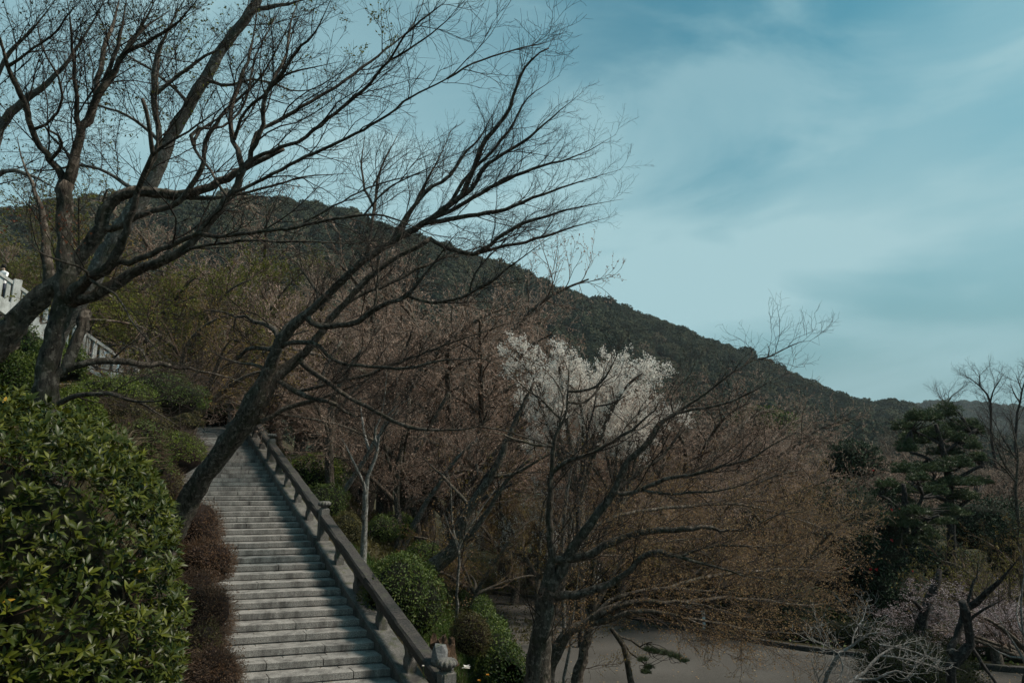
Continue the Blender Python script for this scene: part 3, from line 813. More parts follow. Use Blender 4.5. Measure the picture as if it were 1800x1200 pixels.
def box_me(name, sx, sy, sz, mat, bev=0.01, seg=2, z0=0.0):
    bm = bmesh.new(); bmesh.ops.create_cube(bm, size=1)
    for v in bm.verts: v.co = Vector((v.co.x * sx, v.co.y * sy, (v.co.z + 0.5) * sz + z0))
    if bev: bmesh.ops.bevel(bm, geom=list(bm.edges), offset=bev, segments=seg, affect='EDGES')
    me = bpy.data.meshes.new(name); bm.to_mesh(me); bm.free(); me.materials.append(mat); return me
post_me = box_me('post', 0.28, 0.28, 1.50, M['post'], 0.035, 3, -0.47)
ang_h = math.atan2(HY, HX)
for sp in posts:
    p = obj('post', post_me, bal); p.location = Vector(on_bal(sp, TB, 0) - bo); p.rotation_euler = (0, 0, ang_h)
    c = obj('lotus_cap', cap_me, p); c.location = (0, 0, 0.075)

# ------------------------------------------------------------------ shrubs
LEAF_ID = {}
def shrub(name, label, cat, c, rad, mat, n, size, amp=0.10, seed=1, core=None, wid=0.5, top=-0.35, inner=0.80, thick=0.14, group=None, up=0.35, spray=0.0, twig=None, front=True):
    """lumpy mound of small leaves over a dark core that puts shade in the gaps"""
    r = np.random.default_rng(seed); rad = np.array(rad, float); c = np.array(c, float)
    D = sphere_dirs(int(n * 1.6), r); D = D[D[:, 2] > top][:n]
    lf = lumpy(D, amp, seed)
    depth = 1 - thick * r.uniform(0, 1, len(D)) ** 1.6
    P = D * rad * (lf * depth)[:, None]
    Nn = unit(D / rad)
    A = unit(Nn * up + r.normal(0, 0.75, P.shape))
    s = size * r.uniform(0.55, 1.3, len(D))
    V, F = leaf_quads(P, A, Nn, s, s * wid)
    root = thing(name, c - np.array((0, 0, rad[2] * 0.9)), label, cat, group)
    off = np.array((0, 0, rad[2] * 0.9))
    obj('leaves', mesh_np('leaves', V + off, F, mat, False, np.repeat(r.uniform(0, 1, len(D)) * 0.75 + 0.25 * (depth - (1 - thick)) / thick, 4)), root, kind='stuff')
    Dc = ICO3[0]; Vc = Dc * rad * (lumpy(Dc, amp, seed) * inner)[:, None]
    obj('shade_core', mesh_np('shade_core', Vc + off, ICO3[1], core or M['core_dark'], True), root)  # one dark solid in place of inner twigs, its colour shading leaf gaps
    if spray:
        m = int(spray); Dt = sphere_dirs(m * 2, r); Dt = Dt[Dt[:, 2] > top][:m]
        q0 = Dt * rad * inner; dirs = unit(Dt / rad + r.normal(0, 0.4, Dt.shape)); Lh = r.uniform(0.15, 0.38, len(Dt)) * rad.mean()
        K = 4; path = np.stack([q0 + dirs * (Lh * j / (K - 1))[:, None] + r.normal(0, .01, Dt.shape) for j in range(K)], 1)
        R = np.linspace(0.0045, 0.0015, K)[None].repeat(len(Dt), 0)
        V, F = tubes(path, R, 3); obj('twigs', mesh_np('twigs', V + off, F, twig or M['twig_brown']), root, kind='stuff')
    return root

# the big azalea in the left foreground
def azalea():
    r = np.random.default_rng(5)
    c = W(-95, 1265, 4.55); rad = np.array((1.46, 1.65, 2.02))
    root = thing('azalea_shrub', (c[0], c[1], c[2] - 1.9), 'huge glossy green leafed azalea mound filling the lower left corner', 'shrub')
    ro = np.array(root.location)
    D = sphere_dirs(18500, r)
    D = D[(D[:, 1] < 0.55) & (D[:, 2] > -0.55) & (D[:, 0] > -0.9)]
    lf = lumpy(D, 0.075, 3)
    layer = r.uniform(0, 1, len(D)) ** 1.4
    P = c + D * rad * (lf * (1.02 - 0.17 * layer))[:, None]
    x_, y_, d_ = proj(P)
    keep = (x_ > -500) & (x_ < 650) & (y_ < 1750) & (y_ > 500); P, D, layer = P[keep], D[keep], layer[keep]
    # rosettes of leaves at every shoot tip
    Nn = unit(D / rad); ax = unit(Nn * 0.8 + np.array((0.1, -0.15, 0.75)) + r.normal(0, 0.35, P.shape))
    nl = 7
    idx = np.repeat(np.arange(len(P)), nl); k = np.tile(np.arange(nl), len(P))
    e1 = unit(np.cross(ax, r.normal(size=ax.shape))); e2 = np.cross(ax, e1)
    phi = k / nl * 2 * math.pi + r.normal(0, 0.3, len(k)); tilt = np.radians(r.uniform(28, 88, len(k)))
    rd = e1[idx] * np.cos(phi)[:, None] + e2[idx] * np.sin(phi)[:, None]
    A = unit(rd * np.sin(tilt)[:, None] + ax[idx] * np.cos(tilt)[:, None])
    Up = unit(ax[idx] - A * (A * ax[idx]).sum(1, keepdims=True) + r.normal(0, .15, A.shape))
    Up = unit(Up - A * (A * Up).sum(1, keepdims=True)); B = np.cross(Up, A)
    Ln = r.uniform(0.038, 0.084, len(k)) * np.where(layer[idx] < .6, 1.0, .85)
    base = P[idx] + A * 0.004
    # unit leaf: pointed oval, folded along the rib and arched
    prof = [(0.0, 0.02, 0.0), (0.25, 0.13, 0.03), (0.55, 0.165, 0.035), (0.82, 0.09, 0.0), (1.0, 0.0, -0.055)]
    Lv = []
    for (u_, w_, h_) in prof:
        if w_ == 0: Lv.append((u_, 0, h_))
        else: Lv += [(u_, -w_, h_ + w_ * 0.30), (u_, 0, h_), (u_, w_, h_ + w_ * 0.30)]
    Lv = np.array(Lv)
    Lq, Lt = [], []
    for q in range(3):
        o = q * 3; Lq += [(o, o + 3, o + 4, o + 1), (o + 1, o + 4, o + 5, o + 2)]
    Lt = [(9, 12, 10), (10, 12, 11)]
    Lq, Lt = np.array(Lq), np.array(Lt)
    # the 300 leaves that show largest become parts of their own
    x_, y_, d_ = proj(base + A * Ln[:, None] * .5)
    fr = (x_ > 5) & (x_ < 1795) & (y_ > 5) & (y_ < 1195) & (layer[idx] < 0.35)
    facing = np.abs((Up * unit(-base)).sum(1))
    score = np.where(fr, Ln / d_ * (0.4 + facing), 0)
    big = np.argsort(-score)[:300]
    mask = np.ones(len(k), bool); mask[big] = False
    Lv_all = Lv; simple = np.array([(0, 0, 0), (.42, -.165, .075), (.45, 0, .03), (.42, .165, .075), (1.0, 0, -.05)])
    def world(sel, Lv=simple):
        V = base[sel][:, None, :] + (A[sel][:, None, :] * Lv[None, :, 0, None] + B[sel][:, None, :] * Lv[None, :, 1, None] + Up[sel][:, None, :] * Lv[None, :, 2, None]) * Ln[sel][:, None, None]
        return V
    sel = np.where(mask)[0]
    V = world(sel).reshape(-1, 3) - ro; n = len(sel); o = np.arange(n)[:, None, None] * 5
    St = np.array([(0, 1, 2), (1, 4, 2), (0, 2, 3), (2, 4, 3)])[:, ::-1]
    F = [(St[None] + o).reshape(-1, 3)]
    shoot = r.uniform(0, 0.93, len(P)) ** 1.25
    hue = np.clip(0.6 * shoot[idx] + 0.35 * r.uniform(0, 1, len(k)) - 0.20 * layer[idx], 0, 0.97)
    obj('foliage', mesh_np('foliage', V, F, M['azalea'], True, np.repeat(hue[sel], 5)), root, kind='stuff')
    base_me = []
    for q in range(8):
        base_me.append(mesh_np('leaf', Lv, [Lq, Lt], M['azalea'], True, np.full(13, 0.1 + q * 0.11)))
    yel = mesh_np('leaf', Lv, [Lq, Lt], M['yellow_leaf'], True, np.full(13, 0.5))
    ys = set(r.choice(np.arange(300), 3, replace=False).tolist())
    for j, i in enumerate(big):
        lo = bpy.data.objects.new('leaf', yel if j in ys else base_me[int(hue[i] * 7.99)])
        Mx = Matrix(((A[i][0], B[i][0], Up[i][0], 0), (A[i][1], B[i][1], Up[i][1], 0), (A[i][2], B[i][2], Up[i][2], 0), (0, 0, 0, 1)))
        lo.matrix_local = Matrix.Translation(Vector(base[i] - ro)) @ Mx @ Matrix.Scale(float(Ln[i]), 4)
        lo.parent = root; COL.objects.link(lo)
        if j in ys: lo['label'] = 'yellowed old leaf'
    Dc = ICO3[0]
    obj('shade_core', mesh_np('shade_core', c + Dc * rad * (lumpy(Dc, .075, 3) * 0.80)[:, None] - ro, ICO3[1], M['core_dark'], True), root)  # dark filling, so gaps in the azalea foliage look shaded
    # bare shoots inside
    m = 1500; Dt = sphere_dirs(m, r); q0 = c + Dt * rad * 0.78; dd = unit(Dt / rad + r.normal(0, .3, Dt.shape) + np.array((0, 0, .4)))
    path = np.stack([q0 + dd * (0.11 * j) for j in range(4)], 1); V, F = tubes(path, np.linspace(.006, .003, 4)[None].repeat(m, 0), 3)
    obj('shoots', mesh_np('shoots', V - ro, F, M['twig_brown']), root, kind='stuff')
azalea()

def shrub_px(px, py, d, rpx, rpz, *a, ry=None, **k):
    pass
def S(name, label, cat, px, py, d, wpx, hpx, mat, n, size, ryf=1.0, **k):
    """shrub whose outline is about wpx x hpx photo pixels at distance d; sinks to the ground there"""
    c = W(px, py, d); rx, rz_ = wpx / 2 * d / FPX, hpx / 2 * d / FPX
    return shrub(name, label, cat, c, (rx, rx * ryf, rz_), M[mat], n, size, **k)

# right of the stairway
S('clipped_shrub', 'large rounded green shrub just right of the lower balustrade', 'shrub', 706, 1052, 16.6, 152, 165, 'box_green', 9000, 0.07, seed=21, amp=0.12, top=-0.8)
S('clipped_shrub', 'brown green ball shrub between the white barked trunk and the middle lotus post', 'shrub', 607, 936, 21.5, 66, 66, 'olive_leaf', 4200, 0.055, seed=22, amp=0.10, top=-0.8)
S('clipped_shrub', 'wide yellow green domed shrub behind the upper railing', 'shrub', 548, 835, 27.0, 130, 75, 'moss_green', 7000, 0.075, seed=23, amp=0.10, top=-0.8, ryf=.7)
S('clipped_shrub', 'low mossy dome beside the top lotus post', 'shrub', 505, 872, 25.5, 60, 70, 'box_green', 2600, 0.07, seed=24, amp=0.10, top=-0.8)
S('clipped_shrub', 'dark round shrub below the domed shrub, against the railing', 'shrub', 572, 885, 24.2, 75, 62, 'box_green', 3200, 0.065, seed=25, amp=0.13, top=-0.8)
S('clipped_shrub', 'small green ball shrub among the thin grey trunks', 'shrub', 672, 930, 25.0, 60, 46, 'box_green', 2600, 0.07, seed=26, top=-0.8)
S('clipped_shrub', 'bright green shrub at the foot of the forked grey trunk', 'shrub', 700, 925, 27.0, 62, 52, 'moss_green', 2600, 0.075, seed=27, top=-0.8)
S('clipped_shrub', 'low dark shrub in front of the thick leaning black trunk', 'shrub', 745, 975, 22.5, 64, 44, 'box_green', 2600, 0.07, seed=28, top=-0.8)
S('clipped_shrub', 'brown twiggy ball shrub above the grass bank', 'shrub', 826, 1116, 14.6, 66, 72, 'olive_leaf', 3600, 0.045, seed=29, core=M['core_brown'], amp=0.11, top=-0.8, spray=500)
# long hedge down the plaza's edge
hd = thing('plaza_hedge', W(860, 1120, 18), 'dark green hedge running down the left edge of the gravel plaza', 'hedge')
ho = np.array(hd.location)
def hedge(root, org, path, rad, mat, n, size, seed, core):
    r = np.random.default_rng(seed); path = np.array(path); q = r.uniform(0, 1, n) * (len(path) - 1); i0 = np.minimum(q.astype(int), len(path) - 2); w = (q - i0)[:, None]
    cen = path[i0] * (1 - w) + path[i0 + 1] * w
    D = sphere_dirs(n, r); D[:, 2] = np.abs(D[:, 2]); lf = 1 + 0.14 * np.sin(q * 5 + D[:, 0] * 3) + 0.10 * np.sin(q * 11 + D[:, 2] * 5)
    P = cen + D * rad * (lf * (1 - 0.16 * r.uniform(0, 1, n)))[:, None]
    V, F = leaf_quads(P, unit(D * .4 + r.normal(0, .7, P.shape)), D, size * r.uniform(.6, 1.3, n), size * .55 * np.ones(n))
    obj('leaves', mesh_np('leaves', V - org, F, mat, False, np.repeat(r.uniform(0, 1, n), 4)), root, kind='stuff')
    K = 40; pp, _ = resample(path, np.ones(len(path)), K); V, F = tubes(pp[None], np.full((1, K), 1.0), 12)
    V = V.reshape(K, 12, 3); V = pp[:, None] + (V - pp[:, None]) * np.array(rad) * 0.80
    obj('shade_core', mesh_np('shade_core', V.reshape(-1, 3) - org, F, core, True), root)  # dark tube within the hedge, painted shade for openings in the leaves
hedge(hd, ho, [W(826, 1056, 26.5), W(838, 1086, 22.5), W(856, 1122, 19.0), W(874, 1162, 16.4), W(890, 1215, 14.3)], (0.52, 0.6, 0.78), M['box_green'], 15000, 0.075, 31, M['core_dark'])

# left of the stairway: clipped and straggling shrubs on the bank
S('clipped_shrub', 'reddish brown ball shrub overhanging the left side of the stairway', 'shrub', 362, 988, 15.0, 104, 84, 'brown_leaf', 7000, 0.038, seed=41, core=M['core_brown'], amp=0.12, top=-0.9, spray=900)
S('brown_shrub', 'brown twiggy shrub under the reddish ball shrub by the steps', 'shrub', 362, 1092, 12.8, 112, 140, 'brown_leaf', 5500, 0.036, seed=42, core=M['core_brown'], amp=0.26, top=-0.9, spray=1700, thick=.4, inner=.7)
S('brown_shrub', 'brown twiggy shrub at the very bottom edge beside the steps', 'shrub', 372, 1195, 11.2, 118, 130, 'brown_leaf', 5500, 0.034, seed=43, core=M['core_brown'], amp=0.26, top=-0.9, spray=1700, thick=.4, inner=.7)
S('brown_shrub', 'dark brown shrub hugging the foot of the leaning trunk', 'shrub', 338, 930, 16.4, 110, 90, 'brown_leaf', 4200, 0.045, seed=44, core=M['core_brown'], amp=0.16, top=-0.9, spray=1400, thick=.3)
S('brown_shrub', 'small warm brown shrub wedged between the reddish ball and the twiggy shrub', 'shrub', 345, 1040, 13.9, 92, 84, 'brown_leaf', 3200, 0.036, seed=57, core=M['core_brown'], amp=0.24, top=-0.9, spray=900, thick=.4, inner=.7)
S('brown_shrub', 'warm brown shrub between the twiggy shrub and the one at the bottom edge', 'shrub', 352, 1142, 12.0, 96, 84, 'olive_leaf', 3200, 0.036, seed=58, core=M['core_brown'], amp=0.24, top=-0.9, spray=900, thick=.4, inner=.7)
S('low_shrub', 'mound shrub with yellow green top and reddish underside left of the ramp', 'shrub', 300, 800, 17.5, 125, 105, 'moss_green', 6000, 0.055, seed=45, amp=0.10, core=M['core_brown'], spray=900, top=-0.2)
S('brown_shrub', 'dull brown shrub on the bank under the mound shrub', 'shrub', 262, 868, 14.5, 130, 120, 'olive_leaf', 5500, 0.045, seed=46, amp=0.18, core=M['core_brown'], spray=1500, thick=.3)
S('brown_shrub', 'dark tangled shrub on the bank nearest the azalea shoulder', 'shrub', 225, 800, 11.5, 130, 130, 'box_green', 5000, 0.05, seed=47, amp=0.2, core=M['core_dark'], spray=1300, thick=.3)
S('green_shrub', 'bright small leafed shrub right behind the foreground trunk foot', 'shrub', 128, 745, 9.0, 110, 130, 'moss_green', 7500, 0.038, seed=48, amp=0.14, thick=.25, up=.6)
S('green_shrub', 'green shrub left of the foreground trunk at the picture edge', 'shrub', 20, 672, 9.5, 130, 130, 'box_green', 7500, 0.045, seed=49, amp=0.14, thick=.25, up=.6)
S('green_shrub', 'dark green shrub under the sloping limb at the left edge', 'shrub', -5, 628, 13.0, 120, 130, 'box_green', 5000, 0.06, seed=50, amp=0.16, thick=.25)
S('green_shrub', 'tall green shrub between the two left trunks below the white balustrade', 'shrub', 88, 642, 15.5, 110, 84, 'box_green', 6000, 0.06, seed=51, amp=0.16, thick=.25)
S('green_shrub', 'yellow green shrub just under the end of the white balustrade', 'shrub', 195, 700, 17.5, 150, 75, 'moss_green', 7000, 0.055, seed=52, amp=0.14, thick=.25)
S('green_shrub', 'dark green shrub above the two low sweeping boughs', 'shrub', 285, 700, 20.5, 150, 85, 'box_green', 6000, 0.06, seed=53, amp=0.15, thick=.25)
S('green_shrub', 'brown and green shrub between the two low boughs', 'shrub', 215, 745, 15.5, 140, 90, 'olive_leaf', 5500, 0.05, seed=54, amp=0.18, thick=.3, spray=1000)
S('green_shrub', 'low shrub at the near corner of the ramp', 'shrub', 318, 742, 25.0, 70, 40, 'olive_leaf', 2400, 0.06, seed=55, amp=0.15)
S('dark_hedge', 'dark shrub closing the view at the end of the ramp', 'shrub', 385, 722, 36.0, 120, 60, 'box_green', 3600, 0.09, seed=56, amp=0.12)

# right side: evergreens and clipped domes across the plaza
S('clipped_hedge', 'very dark mossy topped dome hedge at the lower right beside the gravel', 'hedge', 1615, 1185, 16.5, 200, 140, 'dome', 16000, 0.05, seed=61, amp=0.08, top=-0.9, thick=.2)
def flowering(name, label, cat, px, py, d, wpx, hpx, nfl, seed, n=6000):
    root = S(name, label, cat, px, py, d, wpx, hpx, 'deep_green', n, 0.12, seed=seed, amp=0.20, thick=.35, top=-0.9, inner=.70)
    r = np.random.default_rng(seed); rx, rz_ = wpx / 2 * d / FPX, hpx / 2 * d / FPX
    for k in range(nfl):
        D = sphere_dirs(1, r)[0]; D[1] = -abs(D[1]); D = D / np.linalg.norm(D)
        P = D * np.array((rx, rx, rz_)) * float(lumpy(D[None], .14, seed)[0]) * 1.01 + np.array((0, 0, rz_ * .9))
        V, F = leaf_quads(np.repeat(P[None], 8, 0), unit(r.normal(size=(8, 3)) + D * .8), np.repeat(D[None], 8, 0), r.uniform(.05, .08, 8), r.uniform(.05, .07, 8))
        obj('flower', mesh_np('flower', V, F, M['camellia'], False, np.repeat(r.uniform(0, 1, 8), 4)), root)
    return root
flowering('camellia_bush', 'dark glossy evergreen with red blooms beside the tip of the orange maple', 'shrub', 1500, 960, 27.0, 210, 230, 14, 62, 9000)
flowering('camellia_bush', 'dark glossy evergreen at the foot of the left pine', 'shrub', 1555, 1060, 26.0, 190, 160, 3, 63)
flowering('camellia_bush', 'small green bush with a pair of red blooms showing through the maple twigs', 'shrub', 1312, 935, 28.5, 80, 110, 12, 64, 2600)
S('evergreen_bush', 'black green bush between the two pine trunks', 'shrub', 1640, 1010, 30.0, 150, 160, 'deep_green', 5000, 0.12, seed=65, amp=0.24, thick=.4, inner=.66)
S('evergreen_bush', 'dark bush behind the right hand pine trunk', 'shrub', 1745, 930, 34.0, 170, 120, 'deep_green', 5000, 0.13, seed=66, amp=0.24, thick=.4, inner=.66)
S('evergreen_bush', 'dark low shrub on the far kerb under the orange maple', 'shrub', 1370, 1085, 25.0, 180, 90, 'deep_green', 5000, 0.10, seed=67, amp=0.24, thick=.4, inner=.66)
S('evergreen_bush', 'dark low shrub on the far kerb behind the white bin', 'shrub', 1225, 1068, 27.0, 150, 80, 'deep_green', 4500, 0.10, seed=68, amp=0.24, thick=.4, inner=.66)
S('evergreen_bush', 'olive shrub behind the forked trunks across the plaza', 'shrub', 1080, 1040, 31.0, 150, 70, 'olive_leaf', 4500, 0.10, seed=69, amp=0.16, thick=.3)
S('evergreen_bush', 'small dark green bush standing clear on the brown hillside', 'shrub', 1345, 748, 62.0, 110, 60, 'box_green', 3500, 0.25, seed=70, amp=0.16, thick=.3)
S('evergreen_bush', 'dark evergreen clump left of the pines, above the orange maple', 'shrub', 1498, 815, 38.0, 110, 80, 'deep_green', 4000, 0.16, seed=71, amp=0.22, thick=.35)
S('evergreen_bush', 'dark bush at the right picture edge under the bare tree', 'shrub', 1800, 985, 30.0, 130, 150, 'deep_green', 4500, 0.12, seed=72, amp=0.24, thick=.4, inner=.66)

# ------------------------------------------------------------------ traced trees, near ones first
LV_BARE = [dict(gap=0.30, length=1.25, ang=38, up=0.10, K=9, wander=0.13, curve=0.03, tmin=0.08, rfac=0.55, sides=3, cap_r=0.011, rtip=0.0022, lref=0.026),
           dict(gap=0.135, length=0.50, ang=40, up=0.10, K=6, wander=0.20, curve=0.03, tmin=0.06, rfac=0.6, cap_r=0.005, rtip=0.0016),
           dict(gap=0.088, length=0.22, ang=42, up=0.06, K=3, wander=0.26, curve=0.03, tmin=0.05, rfac=0.7, cap_r=0.0028, rtip=0.0012)]
def lv(**k):
    out = []
    for i, L in enumerate(LV_BARE):
        L = dict(L)
        L['gap'] *= k.get('g', 1) * (k.get('g1', 1) if i == 0 else 1); L['length'] *= k.get('l', 1) * (k.get('l1', 1) if i == 0 else 1)
        for q in ('cap_r', 'rtip'): L[q] *= k.get('w', 1)
        if 'dirb' in k: L['dirb'] = np.array(k['dirb']) * (1 if i == 0 else 0.5)
        L['flat'] = k.get('flat', 1.0)
        if 'up' in k: L['up'] = k['up']
        out.append(L)
    return out[:k.get('n', 3)]

# tree at the left with the tall forked trunk
t = Tree('maple_tree', 'tall forked maple rising at the left out of the dark shrubs', 'tree', 7.6, M['bark_cherry'], 101)
t.limb([(90, 770, 26), (83, 720, 24), (82, 680, 22), (88, 620, 18), (104, 560, 18), (116, 500, 19), (114, 440, 15), (112, 380, 15), (118, 322, 16)], grow=False)
t.limb([(118, 325, 12), (98, 292, 7.5), (62, 240, 7), (46, 190, 6.5), (16, 120, 6), (0, 70, 5), (-18, 0, 4)], 7.0)
t.limb([(122, 320, 13), (136, 262, 10), (152, 212, 9.5), (175, 165, 8), (205, 115, 7), (236, 68, 6), (262, 22, 5), (276, -10, 4)], 7.9)
t.limb([(140, 240, 7), (133, 165, 4.5), (126, 60, 3.8), (116, -10, 3)], 7.4)
t.limb([(168, 172, 7), (178, 110, 5.5), (198, 45, 5), (212, -10, 4.5)], 8.6)
t.limb([(172, 168, 6), (196, 110, 5), (212, 60, 4.5), (224, -10, 4)], 7.9)
t.limb([(228, 92, 5), (262, 72, 4.5), (292, 56, 4), (330, 20, 3.5), (352, -8, 3)], 7.0)
t.limb([(212, 106, 4.5), (232, 70, 3.6), (268, 40, 3), (300, 18, 2.6)], 8.4)
t.limb([(92, 290, 5), (110, 250, 3.5), (80, 225, 3), (60, 205, 2.6)], 6.9)
t.limb([(128, 290, 4.5), (112, 262, 3.2), (88, 238, 2.8), (75, 215, 2.2)], 7.9)
t.limb([(24, 110, 4.5), (50, 92, 3.2), (92, 62, 2.8), (120, 25, 2.4), (150, -8, 2)], 6.6)
t.limb([(56, 226, 4), (86, 216, 3.4), (108, 180, 3), (104, 140, 2.6), (70, 70, 2.2), (62, -10, 2)], 6.8)
# right hand limbs
t.limb([(116, 528, 18), (133, 512, 15), (160, 488, 12.5), (200, 460, 11), (215, 420, 9), (230, 378, 7.5), (242, 330, 6.5), (264, 280, 5.5), (266, 250, 5), (260, 210, 4.6), (250, 173, 4.6)], 7.0, grow=False, stub=True)
t.limb([(264, 278, 4.2), (300, 250, 3), (335, 228, 2.6), (375, 200, 2.3), (410, 175, 2)], 6.6)
t.limb([(240, 335, 4), (262, 300, 3), (278, 255, 3.4), (275, 170, 3), (282, 90, 3), (306, 30, 2.8), (320, -8, 2.4)], 7.6)
t.limb([(122, 535, 17), (150, 525, 14), (187, 508, 13), (217, 490, 12), (253, 470, 11), (300, 452, 10), (340, 425, 9.5), (377, 380, 9), (413, 333, 8.5), (428, 296, 8.5)], 8.0, grow=False)
t.limb([(210, 465, 8), (240, 457, 7.5), (290, 436, 7), (345, 412, 6), (380, 375, 5), (402, 345, 4.6), (450, 322, 4.6), (528, 281, 4.4), (605, 245, 4.2), (683, 202, 4), (722, 171, 3.8), (788, 137, 3.4), (820, 105, 2.8), (854, 72, 2.4), (878, 35, 2), (901, -4, 1.8)], 6.6)
t.limb([(788, 137, 3), (830, 112, 2.4), (870, 98, 2.2), (925, 82, 1.8), (955, 76, 1.5), (984, 62, 1.2)], 6.9)
t.limb([(425, 300, 7.5), (418, 262, 6.5), (408, 233, 5.6), (407, 188, 5), (420, 142, 4.5), (433, 113, 4), (443, 77, 3.4), (450, 30, 2.8), (448, -8, 2.4)], 8.6)
t.limb([(428, 296, 8), (440, 272, 6.5), (460, 226, 5.8), (466, 170, 5.2), (480, 145, 4.8), (497, 125, 4.6), (520, 92, 4.2), (553, 60, 4), (570, 25, 3.6), (585, -8, 3.2)], 7.4)
t.limb([(466, 172, 4.5), (484, 128, 3.6), (503, 100, 3.4), (508, 50, 3), (524, 5, 2.6), (526, -10, 2.4)], 8.2)
t.limb([(418, 238, 4.4), (425, 205, 4), (440, 186, 3.6), (462, 170, 3.4), (500, 132, 3), (545, 120, 2.6), (600, 108, 2)], 7.6)
t.limb([(428, 296, 7), (445, 282, 5.6), (487, 262, 5), (528, 247, 4.8), (553, 227, 4.6), (605, 187, 4.4), (645, 152, 4.2), (683, 110, 4), (722, 85, 3.8), (770, 50, 3.6), (800, 20, 3), (818, -8, 2.6)], 7.3)
t.limb([(440, 272, 5), (450, 234, 4.4), (508, 202, 4.2), (567, 167, 4), (625, 128, 3.8), (683, 84, 3.4), (722, 50, 3), (745, 0, 2.6), (748, -10, 2.4)], 8.8)
t.limb([(683, 108, 3.2), (705, 72, 2.8), (735, 40, 2.6), (785, 2, 2.4), (792, -10, 2)], 7.0)
t.limb([(402, 345, 4), (370, 300, 3.2), (340, 256, 4), (355, 225, 3.6), (395, 200, 3.2), (415, 150, 2.8)], 8.6)
t.limb([(340, 256, 4), (335, 240, 5), (352, 224, 3.4), (390, 225, 2.8), (430, 180, 3), (450, 100, 2.6), (490, 20, 2.6), (505, -10, 2.4)], 8.9, d0=7.8)
t.limb([(345, 412, 6), (380, 415, 5), (430, 410, 4.6), (470, 406, 4.2), (530, 397, 4), (580, 386, 3.6), (640, 378, 3.4), (690, 383, 3), (722, 396, 2.6), (760, 412, 2.2), (800, 418, 1.8), (850, 424, 1.4)], 6.2)
t.limb([(300, 448, 5), (360, 432, 4), (410, 424, 3.6), (470, 424, 3.2), (540, 425, 2.8), (620, 428, 2.4), (680, 418, 2)], 7.0)
t.limb([(640, 378, 2.6), (672, 340, 2.2), (705, 318, 2), (760, 292, 1.8), (800, 258, 1.4)], 6.5)
t.limb([(530, 397, 3), (590, 360, 2.4), (660, 325, 2.2), (740, 305, 2), (800, 280, 1.6)], 6.9)
# low boughs
t.limb([(98, 662, 13), (128, 643, 9), (178, 634, 8), (240, 638, 7), (300, 643, 5.5), (345, 651, 4.5), (395, 662, 3.4), (440, 676, 2.4)], 8.6)
t.limb([(104, 706, 8), (130, 697, 6.5), (160, 692, 5.5), (196, 692, 5), (225, 700, 4.5), (255, 712, 3.8), (285, 731, 3), (322, 753, 2)], 7.4)
t.limb([(196, 694, 4), (215, 700, 3), (262, 706, 2.6), (292, 702, 2), (330, 705, 1.5)], 7.0)
t.limb([(133, 515, 5), (158, 487, 3.6), (140, 470, 3.4), (122, 462, 3.2), (95, 455, 3), (72, 445, 2.6), (52, 425, 2), (42, 405, 1.6)], 6.6)
t.limb([(170, 495, 4), (200, 515, 2.4), (222, 545, 2.4), (228, 560, 2), (262, 600, 2), (300, 635, 1.6), (330, 655, 1.2)], 6.6)
t.limb([(112, 650, 12), (126, 622, 12), (138, 592, 11), (147, 566, 12), (152, 548, 13)], 8.1, grow=False)
left_maple = t.build(lv(g=.80, dirb=(0.10, 0, 0.05)), leaf=[(M['bud_dark'], 1, 0.022, -1, lambda a, b, r: (a < 330) & (r.uniform(0, 1, len(a)) < .5), 'leaves'),
                                      (M['bud_red'], 3, 0.026, -1, lambda a, b, r: (a < 165) & (b > 385) & (b < 480), 'red_leaves'),
                                      (M['bud_lime'], 4, 0.030, -1, lambda a, b, r: (a > 610) & (a < 690) & (b > 20) & (b < 105), 'green_leaves')])

# old tree leaning in from the left edge, its long bough
t = Tree('leaning_tree', 'thick mossy trunk leaning in from the left edge behind the forked maple', 'tree', 9.2, M['bark_cherry'], 102)
t.limb([(-70, 690, 30), (-25, 635, 27), (3, 598, 25), (30, 562, 22), (62, 530, 20), (98, 503, 18), (130, 470, 16), (152, 435, 15), (178, 398, 14), (186, 372, 13), (202, 352, 12), (240, 336, 11.5), (272, 340, 11), (300, 341, 10.5), (340, 340, 10), (378, 324, 9), (410, 305, 8), (450, 285, 6), (500, 262, 4)], 9.4, grow=False)
t.limb([(80, 515, 12), (84, 470, 11), (82, 420, 9), (76, 380, 7), (60, 330, 5), (42, 290, 4), (30, 240, 3.4)], 9.6)
t.limb([(180, 395, 9), (205, 400, 7), (260, 372, 7), (300, 362, 7), (322, 346, 6.5), (352, 300, 5.6), (362, 250, 5), (378, 222, 4.5), (400, 190, 4), (455, 140, 3.4), (500, 60, 3), (530, -8, 2.6)], 9.0)
t.limb([(300, 341, 6), (345, 350, 5), (400, 345, 4), (470, 330, 3.4), (540, 310, 3), (620, 305, 2.2)], 9.6)
t.build(lv(g=1.5, dirb=(0.1, 0, 0.1)), leaf=[(M['bud_dark'], 1, 0.024, -1, lambda a, b, r: r.uniform(0, 1, len(a)) < .4, 'leaves')])

